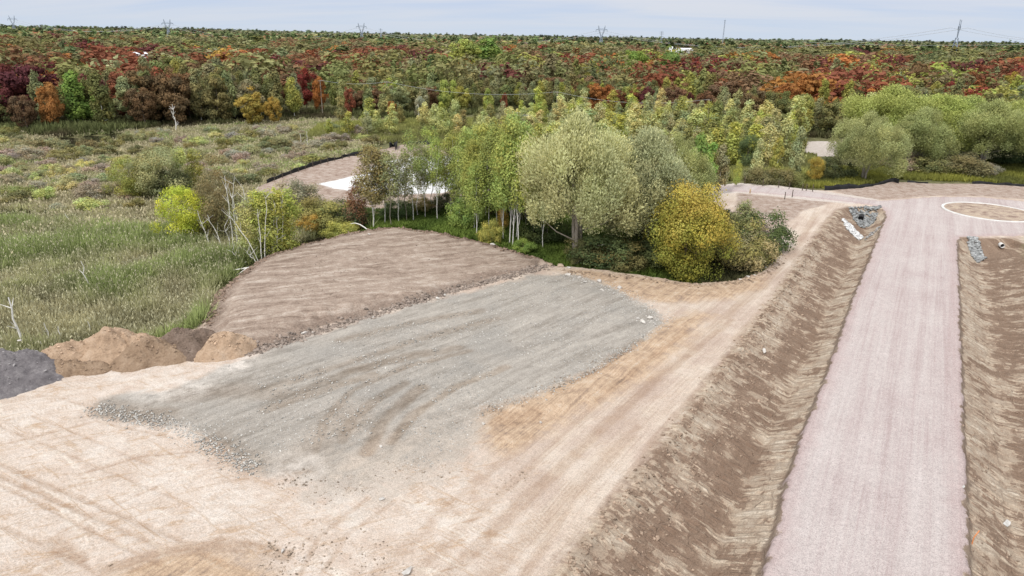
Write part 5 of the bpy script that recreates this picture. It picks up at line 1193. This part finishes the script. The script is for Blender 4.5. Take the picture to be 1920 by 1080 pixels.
# leaning white birch stems, fanning from the bank of the platform
FAN = [((395, 465), (370, 395)), ((420, 470), (388, 403)), ((436, 475), (420, 425)), ((440, 478), (422, 330)), ((447, 478), (437, 345)), ((452, 474), (436, 410)), ((470, 480), (456, 352)), ((487, 497), (430, 405)), ((492, 496), (484, 392)), ((497, 494), (500, 372)), ((478, 478), (476, 365)),
       ((508, 482), (517, 452)), ((523, 486), (516, 380)), ((530, 482), (531, 370)), ((482, 500), (465, 475)), ((463, 493), (425, 468)), ((448, 470), (435, 372)), ((475, 470), (462, 380))]
for i, ((a, b), (c, d)) in enumerate(sorted(FAN)):
    X, Y = at(a, b, -1.2); z0 = hz(X, Y)
    H = height_for(X, Y, z0, d); pt = at(c, d, z0+H)
    s_ = (z0+H); tx, ty, tz = at_d(c, d, Y)
    rr = R_(600+i); t = np.linspace(0, 1, 7)
    pts = np.stack([(tx-X)*t**1.25+rr.normal(size=7)*.06*(t > 0), rr.normal(size=7)*.10*(t > 0), (tz-z0)*t-.3*(t == 0)], 1)
    root = thing('bare_birch', f'leaning white birch stem in the fan at the platform bank, {ordn[i]} from the left', 'birch', (X, Y, z0), 0, 'leaning white stems at the platform bank')
    V, F = tube(pts, .062*(1-.55*t), 5); parts = [(V, F)]
    for q in range(5):
        k = 2+int(rr.integers(5)); p = pts[min(k, 6)]; dd = rr.normal(size=3)*.5; dd[2] = abs(dd[2])+.5; parts.append(tube([p, p+dd*.5, p+dd*1.1], [.03, .02, .008], 4))
    V, F = joinVF(parts); link('trunk', mk_mesh('trunk', V, F, BARKW, smooth=True), root)
    n = 90; k = rr.integers(3, 7, n); C = pts[k]+rr.normal(size=(n, 3))*.55; V, F = leaves(C, rdirs(n, rr), rdirs(n, rr), .10, .16)
    cr = link('crown', mk_mesh('crown', V, F, LEAF, np.ones((len(V), 3))), root); cr.color = (.26, .26, .10, 1)
# fallen stems
def log(p0, p1, r, label, z=.0, arch=.0):
    X, Y = at(*p0, z); X2, Y2 = at(*p1, z); z0 = max(hz(X, Y), z-.2); z1 = max(hz(X2, Y2), z-.2)
    t = np.linspace(0, 1, 7); pts = np.stack([(X2-X)*t, (Y2-Y)*t, (z1-z0)*t+.15+arch*np.sin(t*3.1416)], 1)
    V, F = tube(pts, r*(1-.6*t), 6); tag(link('fallen_branch', mk_mesh('fallen_branch', V, F, BARKW, smooth=True), loc=(X, Y, z0)), label, 'branch')
log((468, 508), (434, 506), .10, 'white fallen stem sticking out of the reeds at the platform bank, upper one', -.9)
log((466, 514), (444, 515), .07, 'white fallen stem at the platform bank, shorter lower one', -.9)
log((694, 437), (640, 430), .10, 'white arched stem bent over beside the platform tip', -.8, 1.1)
log((462, 492), (400, 468), .10, 'long bent grey stem lying through the reeds to the fan of birches', -.9, .5)
log((1080, 494), (1130, 470), .10, 'fallen grey limb in the shade right of the forked willow', -.6, .3)
log((1095, 470), (1180, 468), .08, 'drooping bare branch under the centre willows', .6, .8)
log((985, 410), (1015, 400), .06, 'broken white stem lying across the birch trunks', .6, 0)
# litter
def litter(px_, py_, s, label):
    X, Y = at(px_, py_, -.9 if px_ > 1850 else .1); z = hz(X, Y)+.06
    V = [(-s, -.4*s, 0), (-.2*s, -.5*s, .12*s), (.9*s, -.2*s, .02), (-.8*s, .4*s, .10*s), (.1*s, .35*s, .30*s), (s, .5*s, .05)]
    tag(link('litter', mk_mesh('litter', V, [(0, 1, 4, 3), (1, 2, 5, 4)], PAPER), loc=(X, Y, z), rz=.6), label, 'litter', None)
litter(1893, 968, .34, 'crumpled white sheet in the right ditch near the bottom right corner')
litter(1806, 915, .14, 'small white scrap at the right edge of the pink road')
# ------------------------------------------------------------------ pylons, wires, mast, sheds
def bar(a, b, r, n=4): return tube([a, b], [r, r], n)
def pylon(px_, D, ptop, label, r=.35, rz=0., slim=False):
    X, Y, _ = at_d(px_, 60, D); z0 = -1.5 if D < 1500 else 2; 
    H = height_for(X, Y, z0, ptop)
    t = thing('transmission_tower', label, 'pylon', (X, Y, z0), rz, 'transmission towers over the forest')
    parts = []; b = 4.2 if not slim else 2.4; w = 1.2; hw = .62*H
    def at_h(h): f = h/hw; return b*(1-f)+w*f
    lv = [0, .16, .32, .46, .58, .70, .80, .90, 1.0]
    for sx in (-1, 1):
        for sy in (-1, 1):
            parts.append(bar((sx*b, sy*b, 0), (sx*w, sy*w, hw), r))
    for i in range(len(lv)-1):
        h0, h1 = lv[i]*hw, lv[i+1]*hw; a0, a1 = at_h(h0), at_h(h1)
        for s in (-1, 1):
            parts += [bar((-a0, s*a0, h0), (a1, s*a1, h1), r*.55), bar((a0, s*a0, h0), (-a1, s*a1, h1), r*.55), bar((s*a0, -a0, h0), (s*a1, a1, h1), r*.55)]
    V, F = joinVF(parts); link('lattice_body', mk_mesh('lattice_body', V, F, STEEL), t)
    if slim:
        parts = [bar((0, 0, hw), (0, 0, H), r*1.4)]
        V, F = joinVF(parts); link('mast_top', mk_mesh('mast_top', V, F, STEEL), t)
        for f in (.72, .84, .94):
            V, F = joinVF([bar((-4.2, 0, f*H), (4.2, 0, f*H), r)]); link('crossarm', mk_mesh('crossarm', V, F, STEEL), t)
        return X, Y, z0, H
    for s in (-1, 1):
        parts = [bar((s*w, 0, hw), (s*5.2, 0, .84*H), r), bar((s*w*.2, 0, hw*1.02), (s*3.6, 0, .84*H), r*.7)]
        for q in range(4):
            f0, f1 = q/4, (q+1)/4; parts.append(bar((s*(w+(5.2-w)*f0), 0, hw+(.84*H-hw)*f0), (s*(w*.2+(3.6-w*.2)*f1), 0, hw+(.84*H-hw)*f1), r*.5))
        V, F = joinVF(parts); link('fork_arm', mk_mesh('fork_arm', V, F, STEEL), t)
        V, F = joinVF([bar((s*5.2, 0, .84*H), (s*5.6, 0, H), r), bar((s*3.6, 0, .84*H), (s*5.6, 0, H), r*.7)]); link('earth_peak', mk_mesh('earth_peak', V, F, STEEL), t)
        for q in (9.6, ) :
            V, F = joinVF([bar((s*q, 0, .84*H), (s*q, 0, .84*H-3.2), r*.6)]); link('insulator', mk_mesh('insulator', V, F, STEEL), t)
    V, F = joinVF([bar((-10, 0, .85*H), (10, 0, .85*H), r), bar((-10, 0, .85*H), (-5, 0, .89*H), r*.6), bar((10, 0, .85*H), (5, 0, .89*H), r*.6), bar((-5, 0, .89*H), (5, 0, .89*H), r*.6)]); link('crossarm', mk_mesh('crossarm', V, F, STEEL), t)
    return X, Y, z0, H
PY = [pylon(28, 1500, 29, 'pale transmission tower on the skyline at the far left', .4),
      pylon(316, 1250, 36, 'forked transmission tower above the white shed roof', .42),
      pylon(678, 1350, 43, 'forked transmission tower left of centre on the skyline', .42),
      pylon(1128, 1250, 48, 'forked transmission tower right of centre on the skyline', .42),
      pylon(1797, 850, 37, 'tall dark transmission tower at the right, the nearest and biggest', .34, .9)]
pylon(714, 1600, 53, 'slim lattice tower just right of the left-of-centre forked tower', .35, 0, True)
pylon(1241, 1500, 58, 'slim lattice tower between the forked tower and the tall thin mast', .38, 0, True)
X, Y, _ = at_d(1357, 60, 1500); H = height_for(X, Y, 0, 38); mast = thing('radio_mast', 'tall thin radio mast on the skyline right of centre', 'mast', (X, Y, 0))
parts = []
for a in range(3):
    p = (math.cos(a*2.094)*.9, math.sin(a*2.094)*.9); parts.append(bar((*p, 0), (*p, H), .22))
for q in range(26):
    a = q % 3; b = (q+1) % 3; parts.append(bar((math.cos(a*2.094)*.9, math.sin(a*2.094)*.9, q*H/26), (math.cos(b*2.094)*.9, math.sin(b*2.094)*.9, (q+1)*H/26), .18))
V, F = joinVF(parts); link('lattice_body', mk_mesh('lattice_body', V, F, STEEL), mast)
V, F = joinVF([bar((-1.8, 0, H-.5), (1.8, 0, H-.5), .5), bar((0, 0, H), (0, 0, H+3), .15)]); link('antenna', mk_mesh('antenna', V, F, STEEL), mast)
def wire(p, q, sag, r, label):
    t = np.linspace(0, 1, 40); pts = np.stack([p[i]+(q[i]-p[i])*t for i in range(3)], 1); pts[:, 2] -= sag*4*t*(1-t)
    V, F = tube(pts, r, 4); tag(link('power_line', mk_mesh('power_line', V, F, WIRE)), label, 'power line', 'power lines strung over the forest')
def arm(k, s, f=.80): X, Y, z, H = PY[k]; return (X+s*9.6, Y, z+f*H)
A = PY
lft = (-2600, 1900, 40)
for s, nm in ((-1, 'left'), (1, 'right')):
    wire(arm(0, s), arm(1, s), 16, .16, f'overhead line between the far-left tower and the tower above the shed, {nm} wire')
    wire(arm(1, s), arm(2, s), 24, .17, f'overhead line between the shed tower and the left-of-centre tower, {nm} wire')
    wire(arm(2, s), arm(3, s), 26, .18, f'overhead line between the two central towers, {nm} wire')
    wire(arm(3, s), arm(4, s, .83), 24, .17, f'overhead line between the central tower and the biggest tower, {nm} wire')
    x0 = at_d(2250, 88, 800); wire(arm(4, s, .83), (x0[0]+s*8, x0[1], 42), 14, .13, f'overhead line from the biggest tower out of the right frame edge, {nm} wire')
x0 = at_d(1500, 93, 1000); x1 = at_d(2100, 84, 700); wire((x0[0], x0[1], x0[2]+10), (x1[0], x1[1], x1[2]+3), 4, .12, 'lone pale wire crossing the forest below the biggest tower')
# wooden distribution line across the forest
wp = [at_d(600, 150, 238), at_d(725, 153, 236), at_d(1045, 172, 226), at_d(1330, 186, 218)]
for i, lb in enumerate(('thin wooden utility pole in the forest left of centre', 'thin wooden utility pole near the pale yellow aspens', 'thin wooden utility pole behind the silvery willow', 'thin wooden utility pole behind the path opening')):
    X, Y, Zt = wp[i]; z0 = hz(X, Y); t = thing('utility_pole', lb, 'utility pole', (X, Y, z0), 0, 'wooden poles carrying the forest wire')
    V, F = tube([(0, 0, -.5), (0, 0, (Zt-z0))], [.16, .12], 8); link('pole', mk_mesh('pole', V, F, BARKG), t)
    V, F = box(-.8, -.06, Zt-z0-.35, .8, .06, Zt-z0-.22); link('crossarm', mk_mesh('crossarm', V, F, BARKG), t)
for i, lb in enumerate(('forest wire, left span', 'thin pale wire sagging over the forest, middle span behind the centre trees', 'thin pale wire over the forest, right span behind the willows')):
    if i == 0: lb = 'thin pale wire over the forest, short left span'
    wire(wp[i], wp[i+1], 1.0+1.2*(i > 0), .035, lb)
def shed(px_, py_, D, w, d, h, label, rz=0., n=3):
    X, Y, Z = at_d(px_, py_, D); z0 = Z-h
    t = thing('shed', label, 'shed', (X, Y, z0), rz)
    V, F = box(-w/2, -d/2, -3, w/2, d/2, h*.75); link('wall', mk_mesh('wall', V, F, WHITEM), t)
    V = [(-w/2-.3, -d/2-.3, h*.75), (w/2+.3, -d/2-.3, h*.75), (w/2+.3, 0, h), (-w/2-.3, 0, h), (-w/2-.3, d/2+.3, h*.75), (w/2+.3, d/2+.3, h*.75)]
    link('roof', mk_mesh('roof', V, [(0, 1, 2, 3), (3, 2, 5, 4)], WHITEM), t)
    for k in range(n):
        x = -w/2+w*(k+.5)/n; V, F = box(x-w/(n*6), -d/2-.06, h*.2, x+w/(n*6), -d/2+.01, h*.55); link('window', mk_mesh('window', V, F, PLASTIC), t)
shed(268, 97.5, 520, 13, 12, 4, 'white metal shed roof showing between maroon and olive trees', .1)
shed(1282, 90, 1050, 24, 14, 7, 'low white building on the plain below the tall thin mast', .2)
shed(1258, 87, 1050, 5, 5, 12, 'small white tower-like hut left of the low white building')

# ------------------------------------------------------------------ sky and light
wd = bpy.data.worlds.new('World'); SC.world = wd; wd.use_nodes = True; nt = wd.node_tree; nt.nodes.clear()
class WT(NT):
    def __init__(s, t): s.t = t
T = WT(nt)
SUN_EL, SUN_AZ = math.radians(52), math.radians(215)
sky = T.n('ShaderNodeTexSky', sky_type='NISHITA', sun_disc=False, sun_elevation=SUN_EL, sun_rotation=SUN_AZ, air_density=1.0, dust_density=2.0)
gen = T.n('ShaderNodeTexCoord').outputs['Generated']
sep = T.n('ShaderNodeSeparateXYZ'); T.put(sep.inputs[0], gen)
zc = T.math('MAXIMUM', sep.outputs[2], 0.0)
den = T.math('ADD', zc, .10)
cx = T.math('DIVIDE', sep.outputs[0], den); cy = T.math('DIVIDE', sep.outputs[1], den)
cmb = T.n('ShaderNodeCombineXYZ'); T.put(cmb.inputs[0], cx); T.put(cmb.inputs[1], cy)
cn1 = T.noise(T.mapping(cmb.outputs[0], (.35, 1.0, 1), .15), 1.1, 6, .55, .6)
cl = T.ramp(cn1, [(.35, 0.0), (.62, 1.0)])
grad = T.ramp(zc, [(0.0, (.67, .77, .91)), (.05, (.60, .70, .90)), (.12, (.66, .73, .88)), (.35, (.95, 1.0, 1.08)), (1.0, (1.75, 1.78, 1.82))])
cloud = T.ramp(zc, [(0.0, (.70, .78, .90)), (.05, (.76, .79, .88)), (.12, (.80, .81, .87)), (.35, (1.15, 1.14, 1.15)), (1.0, (1.95, 1.93, 1.92))])
col = T.mix(cl, grad, cloud)
bg1 = T.n('ShaderNodeBackground'); T.put(bg1.inputs[0], col); bg1.inputs[1].default_value = .88
bg2 = T.n('ShaderNodeBackground'); T.put(bg2.inputs[0], sky.outputs[0]); bg2.inputs[1].default_value = .01
ad = T.n('ShaderNodeAddShader'); nt.links.new(bg1.outputs[0], ad.inputs[0]); nt.links.new(bg2.outputs[0], ad.inputs[1])
wo = T.n('ShaderNodeOutputWorld'); nt.links.new(ad.outputs[0], wo.inputs[0])
sl = bpy.data.lights.new('sun', 'SUN'); sl.energy = 2.3; sl.angle = math.radians(10); sl.color = (1, .96, .90)
so = bpy.data.objects.new('sun', sl); COL.objects.link(so)
from mathutils import Vector
dirv = Vector((math.sin(SUN_AZ)*math.cos(SUN_EL), math.cos(SUN_AZ)*math.cos(SUN_EL), math.sin(SUN_EL)))
so.rotation_euler = dirv.to_track_quat('Z', 'Y').to_euler()
SC.view_settings.view_transform = 'Standard'; SC.view_settings.look = 'None'; SC.view_settings.exposure = 0
SC.cycles.max_bounces = 5; SC.cycles.diffuse_bounces = 3; SC.cycles.glossy_bounces = 2; SC.cycles.transmission_bounces = 3
SC.cycles.use_denoising = True

import re as _re
_bad = [o['label'] for o in COL.objects if o.get('label') and len(_re.findall(r"[A-Za-z0-9]+", o['label'])) > 16]
print('LONG LABELS', len(_bad), _bad[:8])
